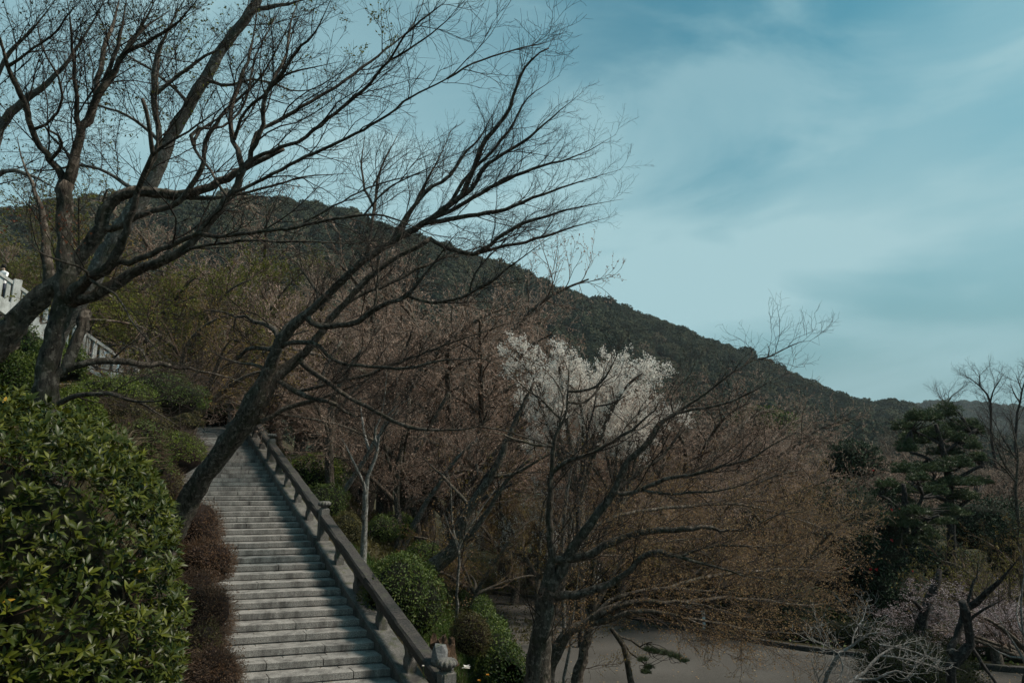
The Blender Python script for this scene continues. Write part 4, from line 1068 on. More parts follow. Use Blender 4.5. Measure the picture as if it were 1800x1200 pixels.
# tall grey trunk farther back on the left
t = Tree('cherry_tree', 'tall straight grey trunk slanting up to the right behind the forked maple', 'tree', 13.0, M['bark_grey'], 103)
t.limb([(100, 590, 17), (150, 515, 17), (185, 450, 17), (222, 388, 17), (262, 325, 16), (298, 245, 13), (330, 190, 12), (360, 140, 11.5), (402, 72, 11), (440, 20, 10), (462, -20, 9)], 13.5, grow=False)
t.limb([(262, 322, 12), (270, 280, 7), (280, 245, 7), (272, 190, 6.5), (272, 110, 6), (290, 65, 5), (312, 20, 4), (330, -10, 3.4)], 12.6)
t.limb([(272, 170, 5), (310, 135, 4.4), (350, 105, 4), (395, 82, 3.4), (430, 78, 3)], 12.4)
t.limb([(402, 72, 7), (440, 22, 6), (480, 12, 5), (530, 2, 4), (560, -10, 3)], 13.0)
t.limb([(330, 190, 5), (300, 150, 3.4), (262, 120, 3), (220, 95, 2.6), (180, 55, 2)], 13.6)
t.limb([(290, 262, 5), (240, 215, 3.6), (190, 190, 3), (120, 180, 2.6), (60, 200, 2)], 14.0)
t.limb([(360, 140, 5), (400, 150, 3.6), (450, 140, 3), (520, 160, 2.6), (580, 150, 2)], 12.8)
t.limb([(250, 345, 6), (200, 310, 4), (150, 290, 3.4), (80, 300, 3), (10, 290, 2.4)], 14.2)
t.build(lv(g=.84, l=1.2, l1=1.4), leaf=[(M['bud_dark'], 2, 0.040, -1, lambda a, b, r: r.uniform(0, 1, len(a)) < .22, 'leaves'), (M['bud_lime'], 3, 0.048, -1, lambda a, b, r: (r.uniform(0, 1, len(a)) < .16), 'green_leaves')])

t = Tree('cherry_tree', 'pale slender bare tree partly outside the upper left corner', 'tree', 12.5, M['bark_grey'], 104)
t.limb([(-60, 420, 16), (-30, 330, 14), (0, 222, 10), (45, 175, 8), (100, 130, 6), (150, 60, 5), (190, -10, 4)], 12.5, grow=True)
t.limb([(-5, 230, 7), (-10, 160, 6), (12, 100, 4.4), (50, 60, 4), (90, 10, 3), (100, -10, 3)], 12.0)
t.limb([(-30, 330, 7), (10, 300, 5), (60, 310, 4), (110, 340, 3)], 12.0)
t.build(lv(g=1.0, l=1.2, l1=1.35), leaf=[(M['bud_dark'], 1, 0.045, -1, lambda a, b, r: r.uniform(0, 1, len(a)) < .35, 'leaves')])

# the big cherry leaning over the stairway
t = Tree('cherry_tree', 'big old cherry whose thick trunk leans to the right across the stairway', 'tree', 14.2, M['bark_cherry'], 105)
t.limb([(268, 985, 30), (300, 935, 25), (330, 882, 22), (364, 828, 20), (399, 783, 20), (430, 738, 22), (452, 700, 21), (468, 665, 16), (488, 612, 12), (505, 585, 11), (540, 552, 9.5), (575, 520, 8.6), (604, 492, 8.2), (642, 456, 8), (692, 424, 7.6), (752, 389, 7), (788, 362, 6.4), (823, 323, 5.8), (847, 257, 5.6), (880, 215, 4.4), (897, 187, 3.8), (917, 128, 3), (945, 95, 2), (965, 85, 1.5)], 12.5, grow=False)
T4 = t
t.grow_from.append((t.limbs[0][0][int(len(t.limbs[0][0]) * .42):], t.limbs[0][1][int(len(t.limbs[0][0]) * .42):]))
t.limb([(455, 712, 21), (478, 668, 15), (512, 640, 11), (540, 616, 9), (563, 587, 8.5), (580, 560, 7.4), (600, 540, 7), (632, 505, 6.6), (680, 462, 6), (722, 440, 5.6), (760, 418, 5.4)], 14.2, grow=False)
t.limb([(800, 350, 6), (831, 330, 5.4), (855, 292, 4.6), (890, 268, 4.2), (917, 253, 4), (950, 225, 3.4), (975, 202, 2.8), (1000, 182, 2.2), (1026, 160, 1.4)], 12.6)
t.limb([(765, 382, 6), (800, 366, 5.4), (839, 343, 5), (890, 316, 4.6), (936, 296, 4), (990, 282, 3.4), (1033, 266, 2.8), (1060, 250, 2), (1084, 236, 1.4)], 12.2)
t.limb([(740, 395, 6), (792, 386, 5.6), (840, 378, 5), (878, 372, 4.6), (915, 357, 4), (956, 341, 3.6), (1005, 324, 3), (1053, 309, 2.2), (1092, 298, 1.4)], 12.0)
t.limb([(757, 420, 5.5), (800, 440, 5), (839, 445, 5), (880, 415, 4.6), (917, 393, 4.2), (960, 378, 3.6), (1000, 368, 3), (1050, 358, 2.2), (1096, 350, 1.4)], 11.8, d0=13.0)
t.limb([(840, 446, 4.5), (900, 430, 4), (956, 416, 3.4), (1000, 402, 2.8), (1040, 390, 2), (1078, 380, 1.3)], 12.8)
t.limb([(690, 425, 6), (720, 372, 5), (758, 330, 4.6), (790, 312, 4.2), (815, 272, 3.8), (838, 250, 3.2), (862, 210, 2.6), (885, 165, 1.8)], 13.6)
t.limb([(642, 458, 5), (652, 400, 4), (660, 350, 3.6), (668, 300, 3.2), (690, 255, 2.6), (705, 225, 2)], 14.5)
t.limb([(660, 372, 3.6), (640, 330, 3), (636, 280, 2.4), (642, 240, 1.8)], 14.6)
t.limb([(700, 420, 4.4), (735, 350, 3.6), (755, 310, 3), (780, 260, 2.4), (792, 228, 1.8)], 14.2)
t.limb([(788, 362, 5), (830, 300, 4.2), (868, 262, 3.8), (900, 222, 3.2), (925, 175, 2.6), (958, 150, 1.8), (985, 132, 1.2)], 13.2)
t.limb([(540, 556, 8), (552, 572, 7), (590, 573, 7), (627, 566, 6.8), (662, 541, 6.4), (690, 530, 6), (715, 522, 5.6), (740, 490, 4.6), (765, 458, 4), (790, 425, 3.6), (808, 405, 3)], 12.8)
t.limb([(715, 522, 5), (745, 530, 4.6), (779, 531, 4.2), (823, 517, 4), (867, 491, 3.4), (900, 466, 2.8), (950, 430, 2), (985, 405, 1.4)], 12.0)
t.limb([(823, 517, 3), (835, 480, 2.6), (870, 440, 2.2), (905, 410, 1.8)], 12.6)
t.limb([(662, 541, 4), (664, 500, 3), (664, 455, 2.6), (672, 410, 2.2)], 13.6)
t.limb([(488, 612, 11), (495, 595, 10), (508, 571, 9), (530, 560, 8.4), (552, 542, 7), (563, 526, 5.6), (553, 505, 5), (540, 485, 4.6), (526, 468, 4), (521, 450, 3.2), (530, 430, 2.4)], 15.0)
t.limb([(492, 596, 8), (485, 580, 6.4), (470, 570, 6), (458, 569, 5.6), (445, 563, 5), (430, 556, 4), (413, 558, 2.8), (411, 580, 2.4), (430, 616, 1.8)], 14.8)
t.limb([(412, 557, 3), (396, 550, 2.4), (370, 545, 2), (345, 552, 1.5)], 14.5)
t.limb([(478, 618, 6), (440, 610, 5), (420, 628, 4.4), (400, 640, 3.8), (380, 652, 3)], 14.2)
t.limb([(490, 608, 6), (517, 602, 5.6), (552, 604, 5), (575, 622, 4.6), (600, 638, 4.2), (640, 643, 4), (680, 645, 3.8), (709, 648, 3.6), (745, 641, 3.2), (779, 633, 2.8), (815, 632, 2.4), (846, 630, 2), (900, 646, 1.6), (960, 652, 1.2)], 11.6)
t.limb([(530, 635, 7), (552, 655, 6), (572, 668, 5.6), (610, 697, 5.2), (640, 712, 5), (662, 724, 4.8), (700, 743, 4.6), (736, 753, 4.4), (780, 756, 4), (810, 755, 3.8), (845, 747, 3.4), (862, 733, 2.8), (872, 715, 2.4), (884, 698, 1.6)], 11.4)
t.limb([(840, 750, 2.6), (880, 755, 2.2), (930, 770, 2), (985, 786, 1.6), (1040, 780, 1.2)], 11.0)
t.limb([(499, 682, 6.5), (520, 688, 6.5), (540, 697, 6), (560, 704, 5.4), (581, 706, 5), (600, 716, 4.4), (618, 731, 3.8), (640, 730, 3.2), (662, 726, 2.6)], 13.2)
t.limb([(440, 752, 8), (467, 737, 6.5), (492, 722, 6), (517, 712, 5.4), (552, 704, 4.6), (590, 690, 3.6), (640, 672, 2.6), (700, 660, 2)], 14.0)
t.limb([(517, 690, 5), (560, 680, 4.6), (600, 668, 5), (640, 662, 4.8), (690, 640, 4.2), (740, 622, 3.8), (800, 600, 3), (860, 580, 2.4), (930, 555, 1.8)], 12.8, d0=14.0)
t.limb([(575, 560, 5.5), (620, 525, 4.8), (680, 500, 4.4), (740, 470, 4), (790, 450, 3.4), (860, 430, 2.6)], 15.2, d0=14.2)
t.limb([(470, 660, 5), (452, 640, 4), (430, 640, 3), (395, 630, 2.4), (360, 610, 2)], 13.6)
t.build(lv(g=.77, l=1.0, dirb=(0.22, 0, 0.16), up=0.12), leaf=[(M['bud_red'], 2, 0.03, -1, lambda a, b, r: (a < 480) & (b > 700), 'red_leaves'), (M['bud_rose'], 1, 0.022, -1, lambda a, b, r: (b > 440) & (r.uniform(0, 1, len(a)) < .5), 'buds')])

# the dark tree right of centre by the gravel
t = Tree('maple_tree', 'dark many-limbed maple standing at the edge of the gravel plaza, right of centre', 'tree', 11.0, M['bark_cherry'], 106)
t.limb([(942, 1225, 27), (946, 1180, 24), (952, 1120, 20), (958, 1070, 17), (962, 1030, 15), (968, 1000, 11), (970, 970, 9.5), (966, 920, 8.5), (967, 870, 8), (970, 823, 7.5), (973, 783, 7), (978, 760, 6.4), (993, 730, 5.6), (997, 700, 5), (1000, 660, 4), (995, 640, 3), (986, 625, 2)], 11.0, grow=True)
t.limb([(971, 830, 6), (993, 813, 5.6), (1023, 803, 5), (1045, 795, 4.4), (1063, 784, 4.2), (1090, 768, 4), (1117, 750, 3.6), (1140, 730, 3.2), (1157, 713, 2.8), (1158, 690, 2.2), (1150, 670, 1.6)], 10.2)
t.limb([(997, 712, 4), (1012, 708, 3.4), (1027, 707, 3.2), (1047, 690, 2.8), (1060, 672, 2.2), (1090, 655, 1.6)], 11.3)
t.limb([(1000, 687, 3.6), (1023, 687, 3.2), (1050, 677, 2.8), (1066, 660, 2.6), (1077, 640, 2.2), (1088, 615, 1.6), (1095, 598, 1.2)], 10.7)
t.limb([(970, 787, 4), (945, 782, 3.4), (923, 777, 3.2), (900, 770, 3), (883, 763, 2.6), (850, 758, 2)], 10.4)
t.limb([(973, 735, 3.2), (965, 718, 2.8), (957, 705, 2.6), (942, 695, 2.4), (927, 687, 2), (910, 670, 1.6), (898, 660, 1.2)], 11.4)
t.limb([(982, 748, 3), (990, 700, 2.6), (975, 670, 2.2), (950, 640, 1.6)], 11.6)
t.limb([(968, 1050, 15), (978, 1020, 14), (996, 978, 13), (1010, 958, 12), (1028, 932, 11), (1050, 902, 9.5), (1068, 882, 9), (1082, 858, 8), (1097, 823, 8), (1112, 805, 7.4), (1130, 788, 7), (1146, 768, 6.6), (1160, 750, 6.2), (1183, 728, 5.6), (1210, 712, 5), (1237, 692, 4.6), (1267, 670, 4.2), (1290, 653, 3.6), (1310, 642, 3.2), (1330, 630, 2.8), (1357, 635, 2), (1385, 640, 1.6), (1403, 646, 1.2)], 10.8)
t.limb([(1330, 632, 2.2), (1352, 626, 2), (1380, 612, 1.6), (1402, 603, 1.4), (1420, 598, 1), (1440, 606, .8)], 10.6)
t.limb([(1310, 642, 2.2), (1322, 622, 1.4), (1318, 608, 1)], 11.0)
t.limb([(1345, 630, 1.8), (1352, 614, 1.3), (1347, 602, .9)], 10.7)
t.limb([(1190, 725, 4.2), (1215, 719, 3.8), (1237, 718, 3.6), (1260, 712, 3.2), (1283, 707, 3), (1315, 692, 2.4), (1350, 673, 2), (1390, 655, 1.4)], 10.2)
t.limb([(1080, 862, 6.5), (1105, 866, 6), (1127, 860, 6), (1167, 843, 5.6), (1200, 836, 5), (1233, 830, 4.6), (1275, 818, 4), (1317, 807, 3.6), (1350, 787, 3), (1395, 762, 2.4), (1440, 745, 1.6)], 10.0)
t.limb([(1127, 860, 4), (1170, 868, 3.4), (1215, 865, 3), (1260, 862, 2.6), (1310, 850, 2.2), (1365, 820, 1.6)], 9.8)
t.limb([(975, 985, 11), (990, 983, 10), (1010, 980, 10), (1035, 974, 9.5), (1057, 964, 9), (1072, 955, 8.6), (1087, 948, 8.4), (1108, 940, 8), (1130, 934, 7.6), (1165, 931, 7), (1198, 930, 6.4), (1222, 928, 5.6), (1243, 924, 5), (1277, 934, 4.2), (1320, 926, 3.6), (1365, 905, 3), (1410, 900, 2.2), (1455, 910, 1.6)], 10.0)
t.limb([(968, 1048, 11), (990, 1046, 10), (1018, 1042, 9.6), (1045, 1034, 9), (1072, 1026, 8.6), (1094, 1012, 8), (1110, 997, 7.4), (1124, 985, 7), (1138, 974, 6.4), (1152, 968, 6), (1175, 974, 5.6), (1198, 980, 5.2), (1234, 989, 4.4), (1277, 1001, 3.8), (1310, 1012, 3), (1360, 1020, 2.4), (1410, 1035, 1.6)], 9.8)
t.limb([(1198, 980, 3.8), (1228, 965, 3.2), (1275, 958, 2.8), (1330, 960, 2.2), (1400, 955, 1.6)], 10.2)
t.limb([(1083, 866, 4.2), (1120, 832, 4), (1165, 800, 3.6), (1190, 765, 3), (1205, 735, 2.4), (1222, 705, 1.8), (1232, 680, 1.2)], 11.6)
t.limb([(1183, 728, 3), (1180, 700, 2.2), (1196, 670, 1.8), (1212, 645, 1.4), (1222, 625, 1)], 11.4)
LV5 = lv(g=0.80, l=1.0, dirb=(0.16, 0, 0.02), up=0.06)
t.build(LV5, leaf=[(M['bud_orange'], 4, 0.022, -1, lambda a, b, r: (b > 860) & (a > 1060), 'leaves'), (M['bud_rose'], 2, 0.017, -1, lambda a, b, r: (b > 640) & (b <= 900) & (r.uniform(0, 1, len(a)) < .6), 'buds')])

t = Tree('maple_tree', 'second maple trunk at the plaza edge, its limbs sweeping flat to the right', 'tree', 12.8, M['bark_cherry'], 107)
t.limb([(955, 1225, 18), (962, 1185, 16), (972, 1155, 15), (990, 1120, 12), (1008, 1104, 11), (1026, 1096, 10), (1045, 1084, 9.5), (1066, 1071, 9), (1085, 1064, 8), (1106, 1059, 7), (1135, 1057, 6.4), (1167, 1058, 5.6), (1198, 1058, 5), (1228, 1062, 4.2), (1270, 1072, 3.4), (1320, 1085, 2.6), (1375, 1090, 1.8)], 12.4, grow=True)
t.limb([(1026, 1096, 8), (1060, 1092, 7), (1090, 1080, 6.4), (1125, 1072, 5.6), (1150, 1075, 4.4), (1200, 1085, 3.6), (1255, 1105, 2.6), (1300, 1120, 1.6)], 12.0)
t.limb([(1045, 1084, 6), (1080, 1050, 5), (1120, 1040, 4.6), (1170, 1032, 4), (1230, 1038, 3.2), (1290, 1040, 2.6), (1360, 1055, 1.8)], 13.6)
t.limb([(975, 1150, 8), (968, 1100, 7), (975, 1060, 7), (988, 1030, 8), (1002, 1000, 7.4), (1018, 980, 6.4), (1030, 950, 5), (1045, 925, 4), (1080, 905, 3)], 13.6)
t.limb([(1150, 1070, 4.6), (1200, 1085, 4), (1260, 1095, 3.6), (1330, 1108, 3), (1400, 1112, 2.4), (1450, 1108, 1.8)], 13.6)
t.limb([(1198, 1058, 4.6), (1260, 1050, 4), (1330, 1052, 3.6), (1400, 1062, 3), (1460, 1060, 2.4), (1495, 1050, 1.8)], 15.0)
t.limb([(1170, 1032, 4), (1250, 1012, 4), (1330, 1002, 3.6), (1410, 1000, 3), (1470, 1005, 2.4), (1505, 990, 1.6)], 16.0)
t.limb([(1045, 925, 4.6), (1110, 900, 4.2), (1200, 890, 4), (1290, 885, 3.6), (1380, 905, 3), (1450, 930, 2.4), (1490, 950, 1.8)], 16.5)
t.build(lv(g=0.84, l=1.15, l1=1.3, dirb=(0.16, 0, -0.04), up=0.0), leaf=[(M['bud_orange'], 5, 0.024, -1, None, 'leaves')])

t = Tree('maple_tree', 'lichen covered trunk right behind the dark maple at the gravel edge', 'tree', 13.5, M['bark_cherry'], 108)
t.limb([(1008, 1230, 14), (1014, 1200, 13), (1020, 1170, 12), (1026, 1145, 11), (1032, 1118, 10), (1040, 1088, 8.6), (1044, 1060, 7), (1040, 1010, 6.4), (1050, 960, 5.6), (1075, 920, 5), (1100, 880, 4.4), (1130, 850, 3.6), (1170, 810, 2.6)], 14.5)
t.limb([(1042, 1070, 6), (1072, 1020, 5.4), (1092, 985, 5), (1130, 960, 4.4), (1180, 950, 3.6), (1240, 945, 2.6)], 15.0)
t.limb([(1044, 1040, 5), (1020, 1000, 4), (1000, 950, 3.6), (1005, 900, 3), (1025, 850, 2.6), (1030, 800, 2)], 14.5)
t.build(lv(g=0.8, l=1.15, l1=1.3, up=0.02), leaf=[(M['bud_mustard'], 4, 0.028, -1, lambda a, b, r: (b > 960), 'leaves'), (M['bud_orange'], 2, 0.026, -1, lambda a, b, r: (b <= 960), 'orange_leaves')])
t = Tree('young_tree', 'thin mottled sapling between the two dark trunks at the bottom edge', 'tree', 13.0, M['bark_white'], 109)
t.limb([(988, 1225, 4.4), (992, 1192, 4.2), (997, 1160, 4), (1003, 1130, 3.6), (1005, 1100, 3), (1012, 1050, 2.4), (1018, 1000, 1.8)], 13.0)
t.build(lv(g=1.5, l=.6, n=2), leaf=[(M['bud_mustard'], 3, 0.03)])

# slender trees on the bank right of the stairway
t = Tree('birch_tree', 'slender white barked tree standing clear beside the middle of the balustrade', 'tree', 19.0, M['bark_white'], 110)
t.limb([(638, 978, 7.5), (640, 940, 7), (642, 900, 6.6), (643, 862, 6.4), (648, 835, 4.6), (658, 808, 4), (664, 785, 3.8), (657, 760, 3.4), (668, 735, 3.2), (676, 700, 2.6), (680, 650, 2)], 19.0)
t.limb([(643, 864, 5), (634, 838, 3.8), (622, 815, 3.4), (612, 790, 2.6), (600, 770, 2)], 18.6)
t.limb([(648, 790, 3.4), (642, 765, 3.2), (636, 738, 3), (634, 700, 2.4)], 19.6, d0=19.0)
t.limb([(664, 785, 3), (672, 750, 2.6), (690, 720, 2), (720, 700, 1.6)], 18.4)
t.build(lv(g=1.0, l=1.2, n=3, w=1.2), leaf=[(M['bud_rose'], 1, 0.03)])
t = Tree('young_tree', 'thin wavy pale stem rising from the stump by the grass bank', 'tree', 14.8, M['bark_grey'], 111)
t.limb([(792, 1165, 4), (790, 1140, 4.4), (798, 1110, 4), (804, 1080, 4), (804, 1040, 3.8), (806, 1000, 3.6), (806, 965, 3.2), (796, 925, 2.8), (793, 890, 2.6), (792, 850, 2.4), (784, 820, 2), (782, 790, 1.6)], 14.8)
t.limb([(806, 985, 2.6), (800, 950, 2), (790, 930, 1.8), (780, 900, 1.4)], 14.4)
t.limb([(806, 970, 2.6), (822, 930, 2.2), (850, 890, 2), (870, 860, 1.4)], 15.2)
t.limb([(796, 925, 2.2), (815, 905, 1.8), (822, 925, 1.4)], 14.6)
t.build(lv(g=1.1, l=.8, n=3), leaf=[(M['bud_orange'], 3, 0.028)])
def slim(label, d, pts, extra=(), mat='bark_cherry', seed=1, leaf=None, cat='tree', name='cherry_tree', L=None, d1=None):
    t = Tree(name, label, cat, d, M[mat], seed)
    t.limb(pts, d1 or d)
    for e in extra: t.limb(e)
    return t.build(L or lv(g=1.5, l=1.5, n=2, w=1.6), leaf=leaf)
RB = [(M['bud_rose'], 4, 0.05)]
slim('thick blackish trunk leaning strongly to the right behind the green shrub', 21.0, [(728, 1020, 20), (752, 1000, 18), (775, 985, 16), (800, 960, 14), (815, 920, 12), (828, 887, 10.5), (848, 860, 9), (864, 838, 8.5), (884, 792, 7.5), (898, 758, 6), (915, 720, 4.6), (940, 670, 3)],
     [[(800, 962, 8), (830, 935, 7), (856, 900, 6), (880, 860, 5), (905, 830, 4), (940, 800, 3)], [(864, 838, 5), (910, 830, 4), (960, 800, 3), (1000, 790, 2)], [(828, 887, 5), (800, 860, 4), (770, 830, 3.4), (740, 800, 2.6)]], seed=120, leaf=[(M['bud_mustard'], 4, 0.042)])
slim('dark trunk with one sunlit side just above the domed shrub', 26.0, [(581, 872, 9), (580, 850, 10), (578, 820, 10), (580, 780, 10), (582, 750, 9), (584, 715, 8), (600, 670, 6), (640, 610, 4)], [[(580, 770, 5), (560, 720, 4), (530, 680, 3)], [(583, 740, 5), (610, 700, 4), (650, 660, 3)]], 'bark_cherry', 121, RB)
slim('pale trunk leaning right, rooted beside the dark round shrub', 24.5, [(583, 915, 5), (592, 885, 5), (606, 862, 5.4), (622, 835, 6), (645, 800, 5.6), (670, 760, 4.6), (700, 720, 3.4)], (), 'bark_grey', 122, RB)
slim('pale pinkish trunk far up the bank, left of the dark trunk', 32.0, [(524, 818, 6), (530, 795, 6), (540, 765, 6), (548, 735, 5.6), (556, 700, 5), (570, 650, 4), (600, 600, 3)], (), 'bark_grey', 123, RB)
slim('forked grey trunk, its straight left stem', 26.5, [(702, 985, 8), (697, 965, 7.5), (702, 930, 7), (700, 905, 7), (697, 870, 6.6), (698, 840, 6.4), (704, 800, 6), (712, 760, 5), (720, 700, 4)], [[(698, 845, 5), (680, 800, 4), (672, 750, 3)]], 'bark_cherry', 124, RB)
slim('forked grey trunk, its right stem leaning out', 26.8, [(700, 982, 7), (711, 958, 7), (724, 930, 7), (738, 905, 6.6), (750, 880, 6), (772, 850, 5), (800, 810, 4), (840, 770, 3)], (), 'bark_grey', 125, RB)
slim('dark upright trunk in the crowded grove, farther up the bank', 30.0, [(668, 905, 7), (672, 870, 7), (664, 830, 6.4), (676, 790, 6), (684, 745, 5), (700, 690, 4)], [[(672, 860, 4), (690, 830, 4), (710, 790, 3)]], 'bark_cherry', 126, RB)
slim('curved dark trunk in the grove, just right of the straight forked stem', 29.0, [(735, 940, 9), (728, 900, 8), (712, 862, 8), (716, 820, 7), (740, 780, 6), (760, 740, 5), (790, 690, 4)], [[(728, 880, 5), (760, 850, 5), (790, 835, 4), (830, 820, 3)]], 'bark_cherry', 127, RB)
slim('dark slanting trunk in the grove above the forked grey pair', 33.0, [(628, 890, 9), (640, 850, 8), (655, 810, 7.4), (680, 770, 6), (700, 720, 5), (740, 660, 4)], [[(640, 850, 5), (630, 800, 4), (620, 750, 3)]], 'bark_dark', 128, RB)
slim('slanting trunk behind the thin pale stem', 25.0, [(782, 960, 9), (800, 925, 8.4), (830, 880, 8), (852, 845, 7), (880, 800, 6), (905, 750, 5), (925, 700, 4)], [[(830, 880, 5), (860, 870, 4), (900, 850, 3)]], 'bark_dark', 129, [(M['bud_orange'], 4, 0.045)])
slim('dark slender trunk in front of the white blossom tree', 22.0, [(1018, 1045, 6), (1015, 990, 5.6), (1016, 900, 5), (1018, 850, 5), (1030, 815, 4.6), (1032, 760, 4), (1045, 715, 3.4), (1050, 680, 2.6), (1075, 640, 2)], [[(1030, 812, 3.4), (1000, 795, 3), (970, 770, 2)], [(1045, 712, 2.8), (1075, 708, 2.4), (1110, 690, 1.8)]], 'bark_dark', 130, RB)
slim('dead looking branchy trunk between the maple and the blossom tree', 24.0, [(990, 1040, 5), (988, 980, 5), (992, 900, 4.6), (1000, 840, 4), (1010, 800, 3.4), (1020, 760, 3)], (), 'bark_grey', 131, RB)

# ------------------------------------------------------------------ whole maples for the groves behind
def grove_proto(seed, leafmat, budn=2, bud=0.055, twig='twig_rose', n3=True, height=7.0, spread=4.2, bark='bark_cherry', flatness=0.5, nlimb=7, dens=1.0, h0=None):
    r = np.random.default_rng(seed)
    P, R = [], []
    h0 = h0 or r.uniform(1.0, 1.8)
    tp = np.array([(0, 0, -0.4), (r.normal(0, .1), r.normal(0, .1), h0 * .5), (r.normal(0, .2), r.normal(0, .2), h0)])
    tP, tR = resample(tp, [0.24, 0.19, 0.17], 10)
    for k in range(nlimb):
        a = k / nlimb * 6.283 + r.normal(0, .3); ln = spread * r.uniform(.75, 1.1); hh = (height - h0) * r.uniform(.55, 1.0) * (1.0 if k % 2 else .75)
        q = np.linspace(0, 1, 6)
        out = ln * q ** 0.9; zz = h0 + hh * (1 - (1 - q) ** 1.7)
        if k % 3 == 0 and h0 < 3: zz = h0 + hh * .45 * np.sin(q * 2.2)
        pts = np.stack([tP[-1, 0] + np.cos(a + q * r.normal(0, .5)) * out, tP[-1, 1] + np.sin(a + q * r.normal(0, .5)) * out, zz], -1); pts[0] = tP[-1]
        a1, b1 = resample(pts, np.linspace(0.11, 0.02, 6), 16); P.append(a1); R.append(b1)
    P, R = np.stack(P), np.stack(R)
    V1, F1 = tubes(tP[None], tR[None], 9); V2, F2 = tubes(P, R, 6)
    V, F = merge([(V1, F1), (V2, F2)])
    trunk = mesh_np('trunk', V, F, M[bark], True)
    l1, q1 = spawn(P, R, 0.34 / dens, 2.0 if h0 < 3 else 1.5, 45, 0.10, 8, .13, .03, .12 if h0 < 3 else .42, .6, .006, r, 1.0, cap_r=.035)
    l2, q2 = spawn(l1, q1, 0.30 / dens, 0.95, 42, 0.10, 5, .18, .03, .05, .6, .004, r, flatness, cap_r=.012)
    l3, q3 = spawn(l2, q2, 0.16 / dens, 0.42, 42, 0.06, 3, .2, .03, .05, .7, .003, r, flatness, cap_r=.006)
    V, F = merge([tubes(l1, q1, 3), tubes(l2, q2, 3)]); br = mesh_np('branches', V, F, M['twig_brown'])
    V, F = tubes(l3, q3, 3); tw = mesh_np('twigs', V, F, M[twig])
    ms = [('trunk', trunk), ('branches', br), ('twigs', tw)]
    if leafmat:
        V, F, rn = end_leaves(l3, budn, bud, r, up=.6, jit=.05 if 'blossom' in leafmat else .012); ms.append(('leaves', mesh_np('leaves', V, F, M[leafmat], False, rn)))
    return ms
PR = {'rose': grove_proto(201, 'bud_rose', 5, .042, dens=1.2), 'rose2': grove_proto(202, 'bud_rose', 5, .040, height=6.5, spread=4.8, nlimb=8, dens=1.2),
      'bare': grove_proto(203, 'bud_rose', 2, .035, dens=1.25, height=8.5, spread=3.6, nlimb=7), 
      'orange': grove_proto(204, 'bud_orange', 5, .050, height=5.6, spread=4.8, nlimb=9, dens=1.28), 'mustard': grove_proto(205, 'bud_mustard', 6, .048, height=6, spread=4.2, twig='twig_brown'),
      'moss': grove_proto(210, 'bud_moss', 6, .045, height=4.5, spread=4.2, twig='twig_brown', dens=1.1, nlimb=7, flatness=.25),
      'lime': grove_proto(206, 'bud_lime', 7, .068, height=8, spread=4.2, twig='twig_brown', dens=1.15), 'white': grove_proto(207, 'blossom', 19, .060, height=10.5, spread=2.7, twig='twig_brown', dens=1.25, nlimb=9, h0=4.2),
      'low_white': grove_proto(209, 'blossom', 8, .050, height=4.6, spread=3.0, twig='twig_brown', dens=.8),
      'pink': grove_proto(208, 'blossom_pink', 16, .05, height=5, spread=3.6, twig='twig_brown')}
def plant(kind, px, d, top, name, label, group=None, wid=1.0, base=None, dz=0.0):
    """a whole tree standing at distance d in column px, its crown top at photo row top"""
    g = W(px, 840, d); x_, y_ = g[0], g[1]
    z0 = float(gz(x_, y_)) + dz
    zt = W(px, top, d)[2]
    ms = PR[kind]; H = max(v.co.z for v in ms[1][1].vertices)
    sc = max((zt - z0) / H, 0.25)
    root = thing(name, (x_, y_, z0), label, 'tree', group, rng.uniform(0, 6.28))
    root.scale = (sc * wid, sc * wid, sc)
    for nm, me in ms: obj(nm, me, root, kind=None if nm == 'trunk' else 'stuff')
    return root
G1 = 'budding maples crowded on the bank behind the stairway'
for k, px, d, top, lab in [
    ('rose2', 560, 31, 600, 'reddish budding maple directly above the top of the balustrade'),
    ('rose', 640, 35, 500, 'rosy budding maple behind the slender white barked tree'),
    ('rose', 725, 38, 500, 'rosy maple in the middle of the crowded bank'),
    ('rose2', 800, 40, 500, 'rosy maple on the bank, left of the white blossom tree'),
    ('rose', 880, 37, 560, 'rosy maple touching the left side of the white blossom tree'),
    ('rose2', 700, 29, 660, 'low spreading maple over the forked grey trunk pair'),
    ('rose', 790, 31, 650, 'low reddish maple behind the small white blossom sprays'),
    ('bare', 620, 48, 405, 'taller bare maple behind the bank, below the mountain top'),
    ('bare', 760, 50, 430, 'taller bare maple high on the bank in the centre'),
    ('bare', 850, 52, 475, 'bare maple at the right shoulder of the bank'),
    ('rose', 680, 44, 428, 'rosy maple high on the bank in line with the leaning cherry limbs'),
    ('rose2', 560, 50, 412, 'rosy maple far up the bank, left of centre'),
    ('rose2', 750, 47, 440, 'rosy maple high on the bank right of centre'),
    ('rose', 890, 46, 535, 'rosy maple just above the left shoulder of the blossom tree'),
    ('rose', 985, 52, 560, 'rosy maple seen over the top of the blossom tree'),
    ('rose', 520, 44, 500, 'maple behind the elbowed limb of the leaning cherry'),
    ('mustard', 885, 34, 800, 'mustard leafed maple left of the dark plaza maple'),
    ('mustard', 838, 23.5, 885, 'small mustard yellow maple over the hedge corner'),
    ('mustard', 900, 30, 815, 'mustard budding maple in front of the lower white blossom'),
    ('orange', 935, 35.5, 850, 'orange brown maple reaching toward the far gravel edge')]:
    plant(k, px, d, top, 'maple_tree', lab, G1, wid=(.95 if px < 700 else .75) if d > 43 else 1.0)
G2 = 'budding maples across the plaza'
